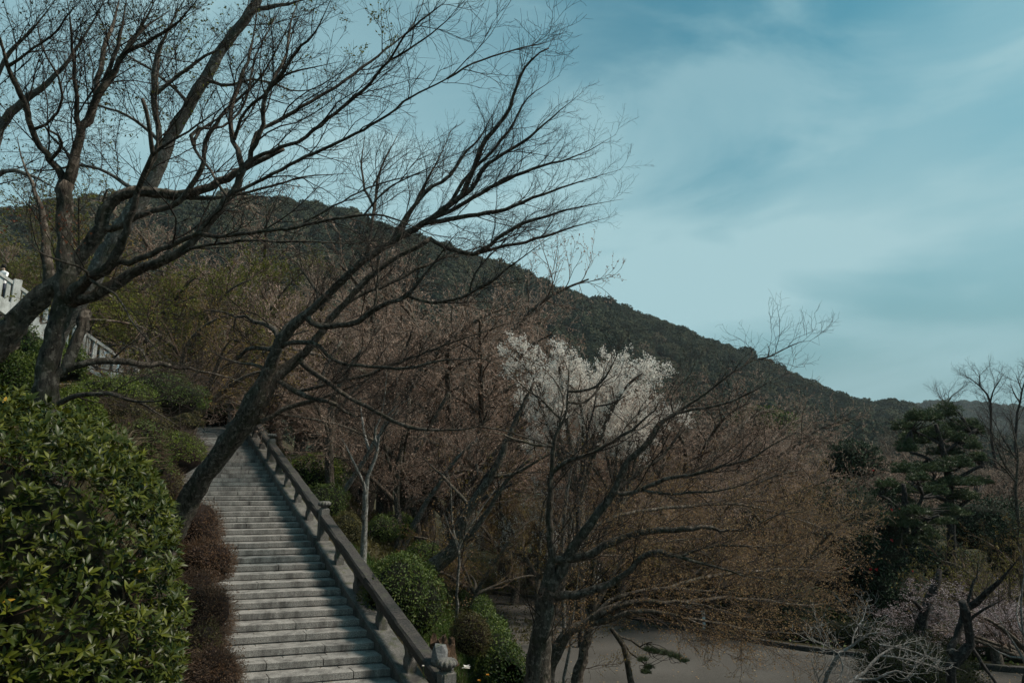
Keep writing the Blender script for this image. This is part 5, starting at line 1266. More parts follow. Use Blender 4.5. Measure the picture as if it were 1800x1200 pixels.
for k, px, d, top, lab in [
    ('rose', 1120, 34, 690, 'rosy maple behind the right side of the white blossom tree'),
    ('rose2', 1200, 38, 680, 'rosy maple between the blossom tree and the mountain foot'),
    ('rose', 1270, 44, 700, 'pale rosy maple under the dark green hillside bush'),
    ('rose2', 1360, 48, 735, 'broad rosy maple right of the hillside bush'),
    ('rose', 1440, 58, 735, 'rosy maple at the foot of the wooded slope'),
    ('rose2', 1530, 60, 740, 'rosy maple left behind the pine top'),
    ('bare', 1600, 70, 735, 'bare maple directly behind the pine top'),
    ('rose', 1460, 50, 775, 'dark rosy maple over the evergreen clump'),
    ('rose2', 1390, 38, 800, 'rosy maple above the right end of the orange crown'),
    ('rose', 1320, 30, 800, 'rosy maple rising behind the orange crown'),
    ('rose2', 1220, 28, 820, 'rosy maple in the middle distance right of the dark trunk'),
    ('orange', 1270, 26.5, 850, 'wide orange brown maple spreading over the far edge of the gravel'),
    ('orange', 1345, 25.2, 855, 'orange brown maple whose tip reaches the camellias'),
    ('orange', 1195, 27.5, 880, 'orange brown maple behind the flat sweeping limbs'),
    ('orange', 1110, 30, 890, 'orange brown maple straight behind the lichen covered trunk'),
    ('orange', 1310, 31, 800, 'tall orange brown maple at the back of the orange crown'),
    ('orange', 1240, 33, 800, 'orange brown maple far back in the gap above the sweeping limbs'),
    ('rose2', 1160, 30, 780, 'rosy maple in the middle distance directly right of the blossom'),
    ('rose', 1150, 37, 650, 'rosy maple between the blossom tree and the long rising limb'),
    ('rose2', 1250, 43, 668, 'rosy maple directly under the long rising limb, right of the blossom'),
    ('rose', 1100, 42, 650, 'far rosy maple over the right shoulder of the blossom tree'),
    ('rose', 1680, 44, 770, 'reddish maple behind the right pine'),
    ('rose2', 1770, 40, 790, 'reddish maple at the right edge behind the bare tree'),
    ('bare', 1720, 64, 735, 'bare purplish tree under the tall bare treetops'),
    ('bare', 1810, 60, 725, 'bare purplish tree cut by the right picture edge'),
    ('moss', 1715, 20.5, 935, 'yellow green maple with layered sprays, lower right'),
    ('mustard', 1790, 29, 900, 'yellow green maple at the right edge above the pink blossom'),
    ('lime', 1650, 33, 985, 'low olive maple between the pines')]:
    plant(k, px, d, top, 'maple_tree', lab, G2)
G3 = 'fresh leafed trees on the left hillside'
for k, px, d, top, lab in [
    ('lime', 15, 36, 335, 'olive green tree at the left edge rising over the steps'),
    ('mustard', 200, 38, 330, 'olive tree whose top meets the horizontal bough at the left'),
    ('lime', 150, 33, 345, 'fresh green tree right behind the fork of the near left maple'),
    ('mustard', 250, 42, 350, 'olive budding tree farther up behind the tall grey trunk'),
    ('rose2', 480, 50, 398, 'brown budding tree just under the summit of the mountain'),
    ('rose', 350, 46, 380, 'brown budding tree below the left shoulder of the mountain'),
    ('rose2', 440, 54, 420, 'brown budding tree high in the centre left, under the ridge'),
    ('lime', 520, 40, 560, 'small lime green tree behind the trunk fork of the leaning cherry'),
    ('lime', 300, 30, 345, 'fresh yellow green tree behind the long horizontal bough'),
    ('lime', 215, 36, 350, 'fresh green tree left of the tall grey trunk'),
    ('lime', 400, 38, 430, 'yellow green tree left of the elbowed cherry limb'),
    ('mustard', 340, 27, 480, 'olive budding tree above the twin low boughs'),
    ('lime', 470, 46, 480, 'pale lime tree glowing below the mountain'),
    ('mustard', 440, 31, 560, 'olive tree behind the bend of the leaning cherry'),
    ('rose', 270, 26, 560, 'rusty budding tree left of the ramp'),
    ('lime', 60, 44, 360, 'green tree above the white balustrade at the left'),
    ('rose', 10, 38, 400, 'reddish budding tree at the left edge above the white balustrade')]:
    plant(k, px, d, top, 'hillside_tree', lab, G3)
plant('white', 1010, 26, 580, 'blossom_tree', 'white blossoming tree glowing in the middle of the brown maples', wid=0.95)
plant('white', 1085, 27.5, 655, 'blossom_tree', 'right hand part of the white blossom, a lower second tree', wid=0.8)
plant('low_white', 945, 27, 798, 'blossom_tree', 'low white blossom tree seen left of the dark maple trunk', wid=0.5)
plant('low_white', 808, 29, 818, 'blossom_tree', 'small spray of white blossom in the dark grove', wid=0.3)
plant('pink', 1768, 17.5, 1005, 'blossom_tree', 'pale pink cherry blossom filling the lower right corner', wid=1.5)
plant('pink', 1815, 23, 985, 'blossom_tree', 'pale pink cherry blossom behind, at the right edge', wid=1.2)
plant('pink', 400, 37, 664, 'blossom_tree', 'small pale pink cherry at the far end of the ramp', wid=1.1)

# low hedge beyond the kerb
gh = thing('garden_hedge', (12, 23.5, ZP), 'low dark clipped hedge behind the kerb on the far side of the gravel', 'hedge')
hedge(gh, np.array(gh.location), [(2.8, 32.4, ZP + .1), (6.2, 28.0, ZP + .1), (9.0, 25.2, ZP + .1), (11.6, 23.4, ZP + .1), (15.0, 22.0, ZP + .1), (20.0, 20.6, ZP + .1)], (0.75, 0.75, 0.75), M['dome'], 17000, 0.085, 77, M['core_dark'])
# bare tree tops against the sky at the right
slim('tall bare tree with a flat windswept top against the sky at the right', 46, [(1748, 800, 3.50), (1742, 760, 3.00), (1742, 722, 2.80), (1738, 698, 2.50), (1728, 684, 2.20), (1712, 670, 1.80), (1700, 664, 1.50), (1688, 655, 1.10), (1676, 650, 0.80)],
     [[(1740, 700, 2.00), (1748, 682, 1.50), (1758, 668, 1.20), (1765, 655, 0.80)], [(1722, 678, 1.50), (1722, 660, 1.20), (1718, 652, 0.80)]], 'bark_dark', 141, None, L=lv(g=1.2, l=1.6, n=3, w=1.8))
slim('bare tree top cut off by the right edge, against the sky', 48, [(1784, 780, 3.00), (1788, 730, 2.50), (1795, 700, 2.30), (1800, 672, 2.00), (1810, 655, 1.50), (1820, 640, 1.00)], [[(1793, 712, 2.00), (1782, 690, 1.50), (1776, 672, 1.20)], [(1797, 684, 1.50), (1788, 664, 1.20), (1785, 655, 0.80)]], 'bark_dark', 142, None, L=lv(g=1.2, l=1.6, n=3, w=1.8))
slim('low bare tree top over the far ridge, left of the tall one', 60, [(1665, 760, 2.50), (1662, 725, 2.00), (1658, 705, 1.70), (1650, 695, 1.30), (1636, 688, 0.80)], [[(1660, 712, 1.50), (1672, 698, 1.20), (1680, 690, 0.80)]], 'bark_grey', 143, None, L=lv(g=1.4, l=2.0, n=3, w=2))
slim('grey twisted bare tree in front of the right edge shrubs', 30, [(1806, 1000, 4.34), (1796, 950, 3.72), (1788, 900, 3.72), (1786, 850, 3.47), (1790, 800, 3.10), (1782, 760, 2.73), (1775, 720, 1.86)], [[(1786, 850, 2.73), (1765, 815, 2.48), (1745, 770, 1.86), (1730, 745, 1.24)], [(1790, 810, 2.48), (1770, 790, 2.11), (1750, 775, 1.86), (1740, 740, 1.24)], [(1786, 850, 2.48), (1752, 810, 2.11), (1722, 800, 1.61)]], 'bark_cherry', 144, None, L=lv(g=1.5, l=1.8, n=3, w=1.6))

# ------------------------------------------------------------------ pines
def pine(label, d, trunk, limbs, pads, seed, mat='bark_dark', tuft=0.16, dens=1.0, ww=1.0, bw=.016):
    r = np.random.default_rng(seed)
    t = Tree('pine_tree', label, 'tree', d, M[mat], seed)
    t.limb(trunk, d, grow=False)
    for l in limbs: t.limb(l, d + r.uniform(-1.2, 1.2), grow=False)
    org0 = t.limbs[0][0][0]
    t.grow_from = [t.limbs[-1]]
    root = t.build([dict(gap=0.6, length=.6 * ww, ang=40, up=.2, K=5, sides=3, rtip=.008 * ww)])
    org = np.array(root.location)
    allP = np.concatenate([P for P, R in t.limbs[1:]] or [t.limbs[0][0]])
    Vs, twp = [], []
    for (px, py, rx, ry) in pads:
        dd = d + r.uniform(-1.4, 1.4) * min(1, ww * 1.2); big_ = ww > .5; c = W(px + (r.normal(0, 5) if big_ else 0), py + (r.normal(0, 4) if big_ else 0), dd)
        a, b = rx * dd / FPX * (r.uniform(.7, 1.25) if big_ else 1), ry * dd / FPX * (r.uniform(1.1, 1.9) if big_ else 1)
        n = int((620 * a * a + 120) * dens)
        q = sphere_dirs(n, r) * (r.uniform(0, 1, n) ** .33)[:, None]
        q[:, 2] = np.where(q[:, 2] < -.25, -.25 * r.uniform(0, 1, n), q[:, 2])
        P = c + q * np.array((a, a * .8, b)) * (1 + .25 * np.sin(q[:, 0] * 7 + px))[:, None]
        Vs.append(P)
        # wood feeding the pad
        near = allP[np.argmin(np.linalg.norm(allP - c, axis=1))]
        for j in range(9 if ww > .5 else 3):
            e = P[r.integers(0, n)]; m_ = (near + e) / 2 + r.normal(0, .08, 3) - np.array((0, 0, .06))
            twp.append(resample([near, m_, e], [.03 * ww, .018 * ww, .008 * ww], 6))
    P = np.concatenate(Vs); nn = 9
    idx = np.repeat(np.arange(len(P)), nn)
    dirs = r.normal(size=(len(idx), 3)); dirs[:, 2] = np.abs(dirs[:, 2]) + .35; dirs = unit(dirs)
    ln = tuft * r.uniform(.6, 1.15, len(idx)); side = unit(np.cross(dirs, r.normal(size=dirs.shape)))
    V = np.stack([P[idx] - side * bw, P[idx] + side * bw, P[idx] + dirs * ln[:, None]], 1).reshape(-1, 3) - org
    rn = np.repeat(np.clip(.65 * np.repeat(r.uniform(0, 1, len(P)), nn) + .35 * r.uniform(0, 1, len(idx)), 0, 1), 3)
    obj('needles', mesh_np('needles', V, np.arange(len(V)).reshape(-1, 3), M['needle'], False, rn), root, kind='stuff')
    tp = np.stack([a for a, b in twp]); tr = np.stack([b for a, b in twp]); V, F = tubes(tp, tr, 4)
    obj('branches', mesh_np('branches', V - org, F, M['bark_dark']), root, kind='stuff')
    return root
pine('taller dark pine on the right with flat cloud shaped pads of needles', 29.0,
     [(1675, 1060, 10), (1672, 1000, 9.5), (1672, 920, 9), (1670, 880, 8.5), (1665, 825, 7.5), (1657, 790, 6.5), (1650, 765, 5), (1645, 745, 3.5)],
     [[(1670, 880, 5), (1645, 872, 4), (1620, 868, 3)], [(1668, 850, 5), (1700, 830, 4), (1730, 818, 3)], [(1665, 825, 5), (1630, 805, 4), (1600, 795, 3)], [(1657, 792, 4), (1690, 772, 3.4), (1715, 755, 2.6)], [(1655, 782, 4), (1625, 765, 3), (1602, 755, 2.4)], [(1672, 900, 5), (1700, 880, 4), (1720, 865, 3)], [(1670, 860, 4), (1645, 845, 3), (1615, 835, 2.6)]],
     [(1660, 733, 34, 11), (1625, 741, 32, 13), (1595, 752, 18, 11), (1695, 744, 32, 12), (1715, 760, 16, 11), (1640, 765, 40, 12), (1612, 780, 26, 13), (1590, 795, 16, 9), (1680, 775, 30, 11), (1705, 780, 14, 9), (1660, 800, 24, 8), (1690, 815, 40, 10), (1722, 812, 16, 9), (1640, 828, 30, 9), (1612, 825, 26, 9), (1680, 842, 36, 9), (1718, 850, 20, 8), (1640, 858, 30, 8), (1700, 872, 24, 8)], 151)
pine('nearer dark pine left of the tall one, its trunk rising from the plaza edge', 26.5,
     [(1594, 1115, 10), (1590, 1060, 9), (1588, 1000, 9), (1590, 945, 8.5), (1591, 900, 8), (1590, 875, 6.5), (1588, 850, 4.5)],
     [[(1591, 905, 5), (1612, 890, 4.6), (1622, 870, 4), (1612, 850, 3)], [(1590, 900, 5), (1565, 880, 4), (1545, 870, 3)], [(1589, 960, 6), (1608, 935, 5), (1625, 915, 4), (1650, 905, 3)], [(1588, 950, 4.5), (1565, 935, 4), (1550, 922, 3)], [(1592, 1030, 4), (1560, 1010, 3), (1535, 1005, 2.4)]],
     [(1590, 838, 22, 9), (1615, 845, 26, 9), (1570, 850, 18, 9), (1600, 862, 34, 9), (1560, 868, 22, 8), (1640, 868, 26, 8), (1590, 880, 18, 7), (1555, 905, 20, 7), (1610, 905, 30, 8), (1580, 920, 34, 9), (1545, 930, 24, 8), (1620, 930, 24, 8), (1650, 915, 22, 7), (1565, 945, 24, 7), (1525, 948, 16, 7), (1552, 960, 26, 8), (1600, 955, 26, 8), (1640, 945, 22, 8), (1660, 895, 26, 8)], 152)
# young pine by the gravel with one drooping bough
pine('young pine leaning over the gravel with one drooping needled bough', 14.2,
     [(1112, 1225, 8.5), (1108, 1195, 8), (1102, 1160, 7), (1094, 1132, 6), (1084, 1115, 5), (1074, 1104, 4.4)],
     [[(1076, 1106, 3.6), (1090, 1118, 3), (1108, 1124, 2.8), (1128, 1138, 2.4), (1150, 1146, 2.2), (1180, 1152, 1.8), (1208, 1166, 1.2)], [(1092, 1118, 2.4), (1100, 1135, 2), (1112, 1150, 2), (1128, 1160, 1.6), (1142, 1178, 1.2)], [(1128, 1138, 2), (1136, 1130, 1.4), (1146, 1128, 1)]],
     [(1155, 1146, 12, 4), (1172, 1149, 12, 4), (1188, 1155, 12, 4), (1202, 1162, 9, 3), (1140, 1143, 8, 3), (1130, 1160, 9, 4), (1140, 1174, 10, 5), (1134, 1182, 8, 4)], 153, 'bark_cherry', 0.10, .55, .3, .0035)

# ------------------------------------------------------------------ dark crooked tree and the dead brush, lower right
t = Tree('crooked_tree', 'black crooked tree with an open loop of limbs in the lower right', 'tree', 13.0, M['bark_dark'], 161)
t.limb([(1672, 1230, 11), (1673, 1200, 10), (1670, 1180, 10), (1676, 1165, 12), (1690, 1150, 11), (1702, 1140, 11), (1707, 1130, 9), (1704, 1106, 8.5), (1698, 1085, 9), (1695, 1070, 10), (1692, 1056, 9)], 13.0, grow=False)
t.limb([(1674, 1150, 9), (1668, 1140, 8), (1678, 1128, 7.5), (1686, 1108, 7), (1692, 1090, 7.5), (1694, 1070, 8)], 13.3, grow=False)
t.limb([(1698, 1068, 8), (1712, 1060, 7), (1729, 1045, 6.5), (1742, 1033, 6), (1758, 1020, 5), (1775, 1000, 3.5), (1795, 975, 2)], 12.4)
t.limb([(1704, 1086, 4), (1722, 1076, 3.4), (1744, 1063, 2.8), (1770, 1050, 1.8)], 12.6)
t.limb([(1706, 1135, 5), (1716, 1150, 4.4), (1728, 1168, 4.2), (1740, 1184, 4), (1755, 1210, 3)], 12.6, grow=False)
t.limb([(1693, 1064, 5), (1706, 1035, 3.6), (1716, 1015, 3), (1722, 990, 2)], 13.4)
t.build(lv(g=2.2, l=1.0, n=3), leaf=[(M['bud_mustard'], 3, 0.035, -1, lambda a, b, r: b < 1040, 'leaves')])
slim('dark bent trunk behind the mossy dome hedge', 17.0, [(1618, 1150, 13), (1618, 1110, 12), (1624, 1080, 10), (1636, 1045, 9), (1646, 1020, 8), (1652, 1000, 5)], [[(1624, 1080, 6), (1610, 1060, 4.4), (1600, 1045, 4), (1612, 1035, 3)], [(1628, 1072, 4), (1645, 1070, 3), (1650, 1085, 2.4)]], 'bark_dark', 162, [(M['bud_mustard'], 2, .04)], L=lv(g=2, l=1, n=3))
t = Tree('dead_brush', 'tangle of pale dead branches at the bottom edge over the gravel', 'branches', 9.5, M['bark_dead'], 163, twig=M['bark_dead'])
t.limb([(1440, 1235, 6), (1449, 1197, 5), (1458, 1175, 4.8), (1468, 1158, 4.4), (1484, 1142, 4), (1501, 1130, 3.6), (1522, 1116, 3), (1540, 1110, 2.6), (1556, 1112, 2.2), (1568, 1117, 1.8)], 9.2, grow=True)
t.limb([(1468, 1232, 5), (1480, 1210, 4.4), (1500, 1196, 4.2), (1520, 1182, 4), (1532, 1166, 3.6), (1548, 1150, 3), (1572, 1136, 2.4), (1600, 1128, 1.8), (1622, 1122, 1.2)], 9.8, d0=9.4)
t.limb([(1500, 1196, 3.6), (1540, 1192, 3), (1570, 1178, 2.6), (1600, 1184, 2.2), (1636, 1182, 1.6)], 9.2)
t.limb([(1550, 1150, 2.4), (1580, 1155, 2.2), (1612, 1162, 1.8), (1660, 1176, 1.2)], 10.2)
t.limb([(1546, 1132, 2.2), (1580, 1138, 2), (1625, 1150, 1.8), (1650, 1165, 1.4), (1658, 1180, 1)], 9.0, d0=9.4)
t.limb([(1496, 1134, 2.4), (1502, 1110, 2), (1515, 1090, 1.8), (1522, 1070, 1.2), (1526, 1055, .8)], 9.8)
t.limb([(1512, 1124, 2), (1508, 1098, 1.6), (1498, 1085, 1.4), (1494, 1070, 1)], 9.0)
t.limb([(1490, 1142, 2), (1470, 1145, 1.8), (1448, 1132, 1.4), (1418, 1118, 1)], 8.6)
t.limb([(1476, 1150, 2), (1482, 1170, 1.8), (1478, 1190, 1.6), (1486, 1215, 1.4)], 9.0)
t.limb([(1446, 1230, 1.6), (1438, 1190, 1.4), (1426, 1162, 1)], 9.0, d0=9.2)
t.build([dict(gap=0.060, length=.52, ang=50, up=.04, K=9, wander=.28, curve=.09, tmin=.15, rfac=.6, sides=4, cap_r=.0055, rtip=.0024), dict(gap=.14, length=.24, ang=45, up=0, K=6, wander=.2, curve=.04, rfac=.7, cap_r=.0042, rtip=.002)])
slim('thin tangled bare bush in the bottom right corner', 11.0, [(1830, 1240, 5), (1815, 1190, 4), (1795, 1150, 3.4), (1775, 1120, 3), (1758, 1090, 2.2), (1740, 1070, 1.6)], [[(1820, 1200, 3), (1800, 1120, 2.6), (1795, 1060, 2.2), (1800, 1000, 1.8), (1790, 960, 1.4)], [(1795, 1150, 2.6), (1765, 1150, 2), (1735, 1130, 1.6)], [(1800, 1120, 2.2), (1788, 1080, 2), (1795, 1040, 1.6)]], 'bark_dead', 164, None, name='bare_bush', cat='shrub', L=[dict(gap=.2, length=.7, ang=40, up=.15, K=7, sides=3, cap_r=.006, rtip=.003)])

# ------------------------------------------------------------------ plaza kerb and small things
kerb = thing('stone_kerb', (3, 28, ZP), 'low stone kerb along the far side of the gravel plaza', 'kerb')
ko = np.array(kerb.location)
pk = smooth_poly([(-0.9, 33.4), (2.5, 30.7), (5.2, 26.8), (7.6, 24.2), (9.6, 22.5), (13.0, 20.8), (18.0, 19.2), (26, 17.7)], 12, closed=False)
dist = np.concatenate([[0], np.cumsum(np.hypot(*np.diff(pk, axis=0).T))]); q = 0.0
while q < dist[-1] - 1:
    l_ = rng.uniform(.75, 1.05); a = np.array([np.interp(q, dist, pk[:, j]) for j in (0, 1)]); b = np.array([np.interp(q + l_ - .015, dist, pk[:, j]) for j in (0, 1)])
    n_ = np.array([-(b - a)[1], (b - a)[0]]); n_ = n_ / np.linalg.norm(n_) * .17
    z_ = ZP + .15 + rng.normal(0, .008)
    V = [(*a, ZP - .1), (*b, ZP - .1), (*(b + n_), ZP - .1), (*(a + n_), ZP - .1), (*a, z_ - .02), (*b, z_ - .02), (*(b + n_), z_ - .02), (*(a + n_), z_ - .02)]
    ins = lambda p, c: np.array(p) * .86 + np.array(c) * .14
    cc = np.mean(V[4:], 0); V += [tuple(np.append(ins(p[:2], cc[:2]), z_)) for p in V[4:8]]
    F = [np.array([[0, 1, 5, 4], [1, 2, 6, 5], [2, 3, 7, 6], [3, 0, 4, 7], [4, 5, 9, 8], [5, 6, 10, 9], [6, 7, 11, 10], [7, 4, 8, 11], [8, 9, 10, 11]])]
    obj('kerb_stone', mesh_np('kerb_stone', np.array(V) - ko, F, M['rail']), kerb); q += l_

def on_plane(px, py, z):
    a = W(px, py, 1.0); return a * (z / a[2])
b0 = on_plane(1212, 1092, ZP)
bin_ = thing('litter_bin', b0, 'small white slatted bin under the orange maple beyond the kerb', 'bin')
V, F = lathe([(.001, 0.04, 0), (.26, .04, 0), (.28, .10, 0), (.31, .66, 0), (.33, .68, 0), (.33, .74, 0), (.28, .74, 0), (.26, .12, 0), (.001, .12, 0)], 16)
obj('body', mesh_np('body', V, F, M['white_paint'], True), bin_)
slat = box_me('slat', .05, .012, .54, M['white_paint'], .003, 1, .11)
for k in range(12):
    a = k / 12 * 6.283; o = obj('slat', slat, bin_); o.location = (math.cos(a) * .305, math.sin(a) * .305, 0); o.rotation_euler = (0, 0, a + math.pi / 2)
b0 = on_plane(1238, 1108, ZP)
sg = thing('marker_post', b0, 'narrow white post standing just right of the white bin', 'post')
obj('shaft', box_me('shaft', .10, .07, .62, M['white_paint'], .01, 2), sg); obj('cap', box_me('cap', .15, .11, .05, M['white_paint'], .012, 2, .62), sg)

# rocks, stump and flowers on the grass bank
def rock(px, py, d, s, seed, label, parent=None):
    D = ICO2[0]; f = lumpy(D, .12, seed); V = np.sign(D) * np.abs(D) ** .7 * np.array(s) * f[:, None]
    c = W(px, py, d)
    o = obj('garden_rock', mesh_np('garden_rock', V, ICO2[1], M['rock'], False)); o.location = c
    return tag(o, label, 'rock')
rock(773, 1160, 12.6, (.15, .14, .27), 3, 'taller upright grey rock beside the bottom lotus post')
rock(786, 1172, 12.5, (.13, .13, .17), 4, 'shorter grey rock leaning against the upright one')
c = W(778, 1128, 13.6)
stp = thing('tree_stump', c - np.array((0, 0, .28)), 'reddish rotting tree stump in the grass behind the grey rocks', 'stump')
n = 22; a = np.arange(n) / n * 6.283; ht = .30 + .07 * np.sin(a * 5) + rng.normal(0, .05, n); rr = .22 + .04 * np.sin(a * 4 + 1)
V = np.concatenate([np.stack([np.cos(a) * rr * q1, np.sin(a) * rr * q1, z1 if isinstance(z1, np.ndarray) else np.full(n, z1)], -1) for q1, z1 in ((1.35, -.15), (1.12, 0.0), (1.0, .16), (.96, ht), (.70, ht - .02), (.55, ht - .16), (.2, np.full(n, .10)))])
base = np.arange(6)[:, None] * n; k = np.arange(n)[None]
F = np.stack([base + k, base + (k + 1) % n, base + n + (k + 1) % n, base + n + k], -1).reshape(-1, 4)
obj('wood', mesh_np('wood', V, F, M['stump'], False), stp)

def blades(n, region, hgt, mat, name, label, seed, wid=.008, cat='grass'):
    r = np.random.default_rng(seed); P = region(n, r); n = len(P)
    idx = np.repeat(np.arange(n), 5); A = r.normal(0, .35, (len(idx), 3)); A[:, 2] = 1; A = unit(A)
    B = unit(np.cross(A, r.normal(size=A.shape))); h = hgt * r.uniform(.5, 1.2, len(idx))[:, None]; p = P[idx] + r.normal(0, .03, (len(idx), 3)) * np.array((1, 1, 0))
    bend = r.normal(0, .25, A.shape) * h; bend[:, 2] -= .1 * h[:, 0]
    v = np.stack([p - B * wid, p + B * wid, p + A * h * .6 + B * wid * .7, p + A * h * .6 - B * wid * .7, p + A * h + bend], 1).reshape(-1, 3)
    o = np.arange(len(idx))[:, None] * 5
    return obj(name, mesh_np(name, v, [np.array([[0, 1, 2, 3]]) + o, np.array([[3, 2, 4]]) + o], mat, False, np.repeat(r.uniform(0, 1, len(idx)), 5)), kind='stuff', label=label, cat=cat)
def reg(s0, s1, t0, t1):
    def f(n, r):
        s_ = r.uniform(s0, s1, n); t_ = r.uniform(t0, t1, n); x_, y_ = xy(s_, t_)
        return np.stack([x_, y_, gz(x_, y_) - .01], -1)
    return f
blades(6500, reg(-7, 6, .75, 5.5), .16, M['grass'], 'grass', 'short lush grass on the bank right of the balustrade', 71)
blades(2500, reg(5, 18, .75, 9), .20, M['olive_leaf'], 'undergrowth', 'low brown green undergrowth beneath the crowded trees', 72, .014, 'undergrowth')
def ivy(n, region, size, mat, name, label, seed):
    r = np.random.default_rng(seed); P = region(n, r); P = P + np.stack([r.normal(0, .03, len(P)), r.normal(0, .03, len(P)), r.uniform(0, .22, len(P))], -1)
    Nn = r.normal(0, .5, P.shape); Nn[:, 2] += 1
    V, F = leaf_quads(P, r.normal(size=P.shape) * np.array((1, 1, .4)), Nn, size * r.uniform(.6, 1.3, len(P)), size * .6 * np.ones(len(P)))
    return obj(name, mesh_np(name, V, F, mat, False, np.repeat(r.uniform(0, 1, len(P)), 4)), kind='stuff', label=label, cat='ground cover')
ivy(26000, reg(-12, 22, -16, -WID - .25), .075, M['box_green'], 'ground_cover', 'dark green ground cover over the left bank', 73)
ivy(16000, reg(-10, 16, -9, -WID - .2), .05, M['brown_leaf'], 'leaf_litter', 'brown fallen leaves and stalks over the left bank', 74)
ivy(15000, reg(4, 30, 2, 18), .10, M['olive_leaf'], 'leaf_litter', 'olive and brown litter beneath the grove', 75)
def garden(n, r):
    x_ = r.uniform(-4, 34, n); y_ = r.uniform(19, 60, n)
    k = y_ > np.interp(x_, pk[:, 0], pk[:, 1]) + .4; x_, y_ = x_[k], y_[k]
    return np.stack([x_, y_, gz(x_, y_)], -1)
ivy(26000, garden, .12, M['box_green'], 'ground_cover', 'dark ground cover in the garden beyond the kerb', 76)
def dry(px, py, d, seed, label):
    r = np.random.default_rng(seed); c = W(px, py, d); n = 170
    A = r.normal(0, .6, (n, 3)); A[:, 2] = np.abs(A[:, 2]) * .7 + .6; A = unit(A); B = unit(np.cross(A, r.normal(size=A.shape))); L_ = r.uniform(.25, .6, (n, 1)); p = r.normal(0, .06, (n, 3)); p[:, 2] = -.25
    dr = np.stack([A[:, 0] * .3, A[:, 1] * .3, -np.full(n, .18)], -1) * L_
    v = np.stack([p - B * .006, p + B * .006, p + A * L_ * .7 + B * .005, p + A * L_ * .7 - B * .005, p + A * L_ + dr], 1).reshape(-1, 3); o = np.arange(n)[:, None] * 5
    q = obj('dry_grass_tuft', mesh_np('dry_grass_tuft', v, [np.array([[0, 1, 2, 3]]) + o, np.array([[3, 2, 4]]) + o], M['dry_grass'], False, np.repeat(r.uniform(0, 1, n), 5)), cat='grass', label=label); q.location = c
dry(213, 765, 10.6, 81, 'tuft of straw coloured dry grass behind the azalea shoulder')
dry(240, 812, 11.2, 82, 'lower tuft of straw coloured dry grass beside the dark bank shrubs')
def fallen(n, fn, size, mat, name, label, seed):
    r = np.random.default_rng(seed); P = fn(n, r); Nn = r.normal(0, .25, P.shape); Nn[:, 2] += 1
    V, F = leaf_quads(P, r.normal(size=P.shape) * np.array((1, 1, .08)), Nn, size * r.uniform(.5, 1.3, len(P)), size * .6 * np.ones(len(P)), .1)
    obj(name, mesh_np(name, V, F, mat, False, np.repeat(r.uniform(0, 1, len(P)), 4)), kind='stuff', label=label, cat='leaves')
def on_plaza(n, r):
    x_ = r.uniform(-1, 16, n); y_ = r.uniform(12, 33, n); k = (y_ < np.interp(x_, pk[:, 0], pk[:, 1]) - .05); x_, y_ = x_[k], y_[k]
    e = np.interp(x_, pk[:, 0], pk[:, 1]) - y_; k = r.uniform(0, 1, len(x_)) < np.exp(-e / 2.5) + .12; x_, y_ = x_[k], y_[k]
    return np.stack([x_, y_, np.full(len(x_), ZP + .045)], -1)
fallen(9000, on_plaza, .06, M['bud_orange'], 'fallen_leaves', 'brown fallen leaves gathered toward the far kerb of the gravel', 91)
def on_steps(n, r):
    i = r.integers(-12, 31, n); a_ = LEN * (1 - r.uniform(0, 1, n) ** 1.8 * .95); d_ = r.uniform(.03, .5, n)
    return S0 + i[:, None] * np.array((HX * TREAD, HY * TREAD, RISE)) + TD * a_[:, None] + H3 * d_[:, None] + Z3 * .015
fallen(700, on_steps, .05, M['brown_leaf'], 'fallen_leaves', 'scattered brown leaves lying on the granite steps', 92)
# one white bloom and scattered orange ones
def bloom(px, py, d, mat, name, label, s=.05, h=.22):
    r = np.random.default_rng(int(px)); c = W(px, py, d); root = thing(name, c - np.array((0, 0, h)), label, 'flower')
    V, F = tubes(np.array([[(0, 0, 0), (.01, 0, h * .5), (0, 0, h)]]), np.array([[.005, .004, .004]]), 5); obj('stalk', mesh_np('stalk', V, F, M['grass'], False, np.full(len(V), .4)), root)
    k = 9; a = np.arange(k) / k * 6.283; A = np.stack([np.cos(a), np.sin(a), .5 + .4 * np.sin(a * 3)], -1)
    V, F = leaf_quads(np.tile((0, 0, h), (k, 1)), A, np.tile((0, 0, 1.), (k, 1)), np.full(k, s), np.full(k, s * .8)); obj('petals', mesh_np('petals', V, F, mat, False, np.full(len(V), .9)), root)
bloom(820, 1174, 11.8, M['blossom'], 'white_flower', 'single white flower standing in the grass bank', .085, .30)
bloom(744, 1170, 12.4, M['blossom'], 'white_flower', 'tiny white flower close behind the lower handrail', .03)
for j, (px, py, d, lab) in enumerate([(703, 1093, 14.2, 'tiny orange flower peeping from the big rounded shrub'), (842, 1196, 11.4, 'tiny orange flower at the bottom edge right of the white flower'), (857, 1186, 11.6, 'tiny orange flower nearest the plaza hedge')]):
    bloom(px, py, d, M['orange_petal'], 'orange_flower', lab, .035)

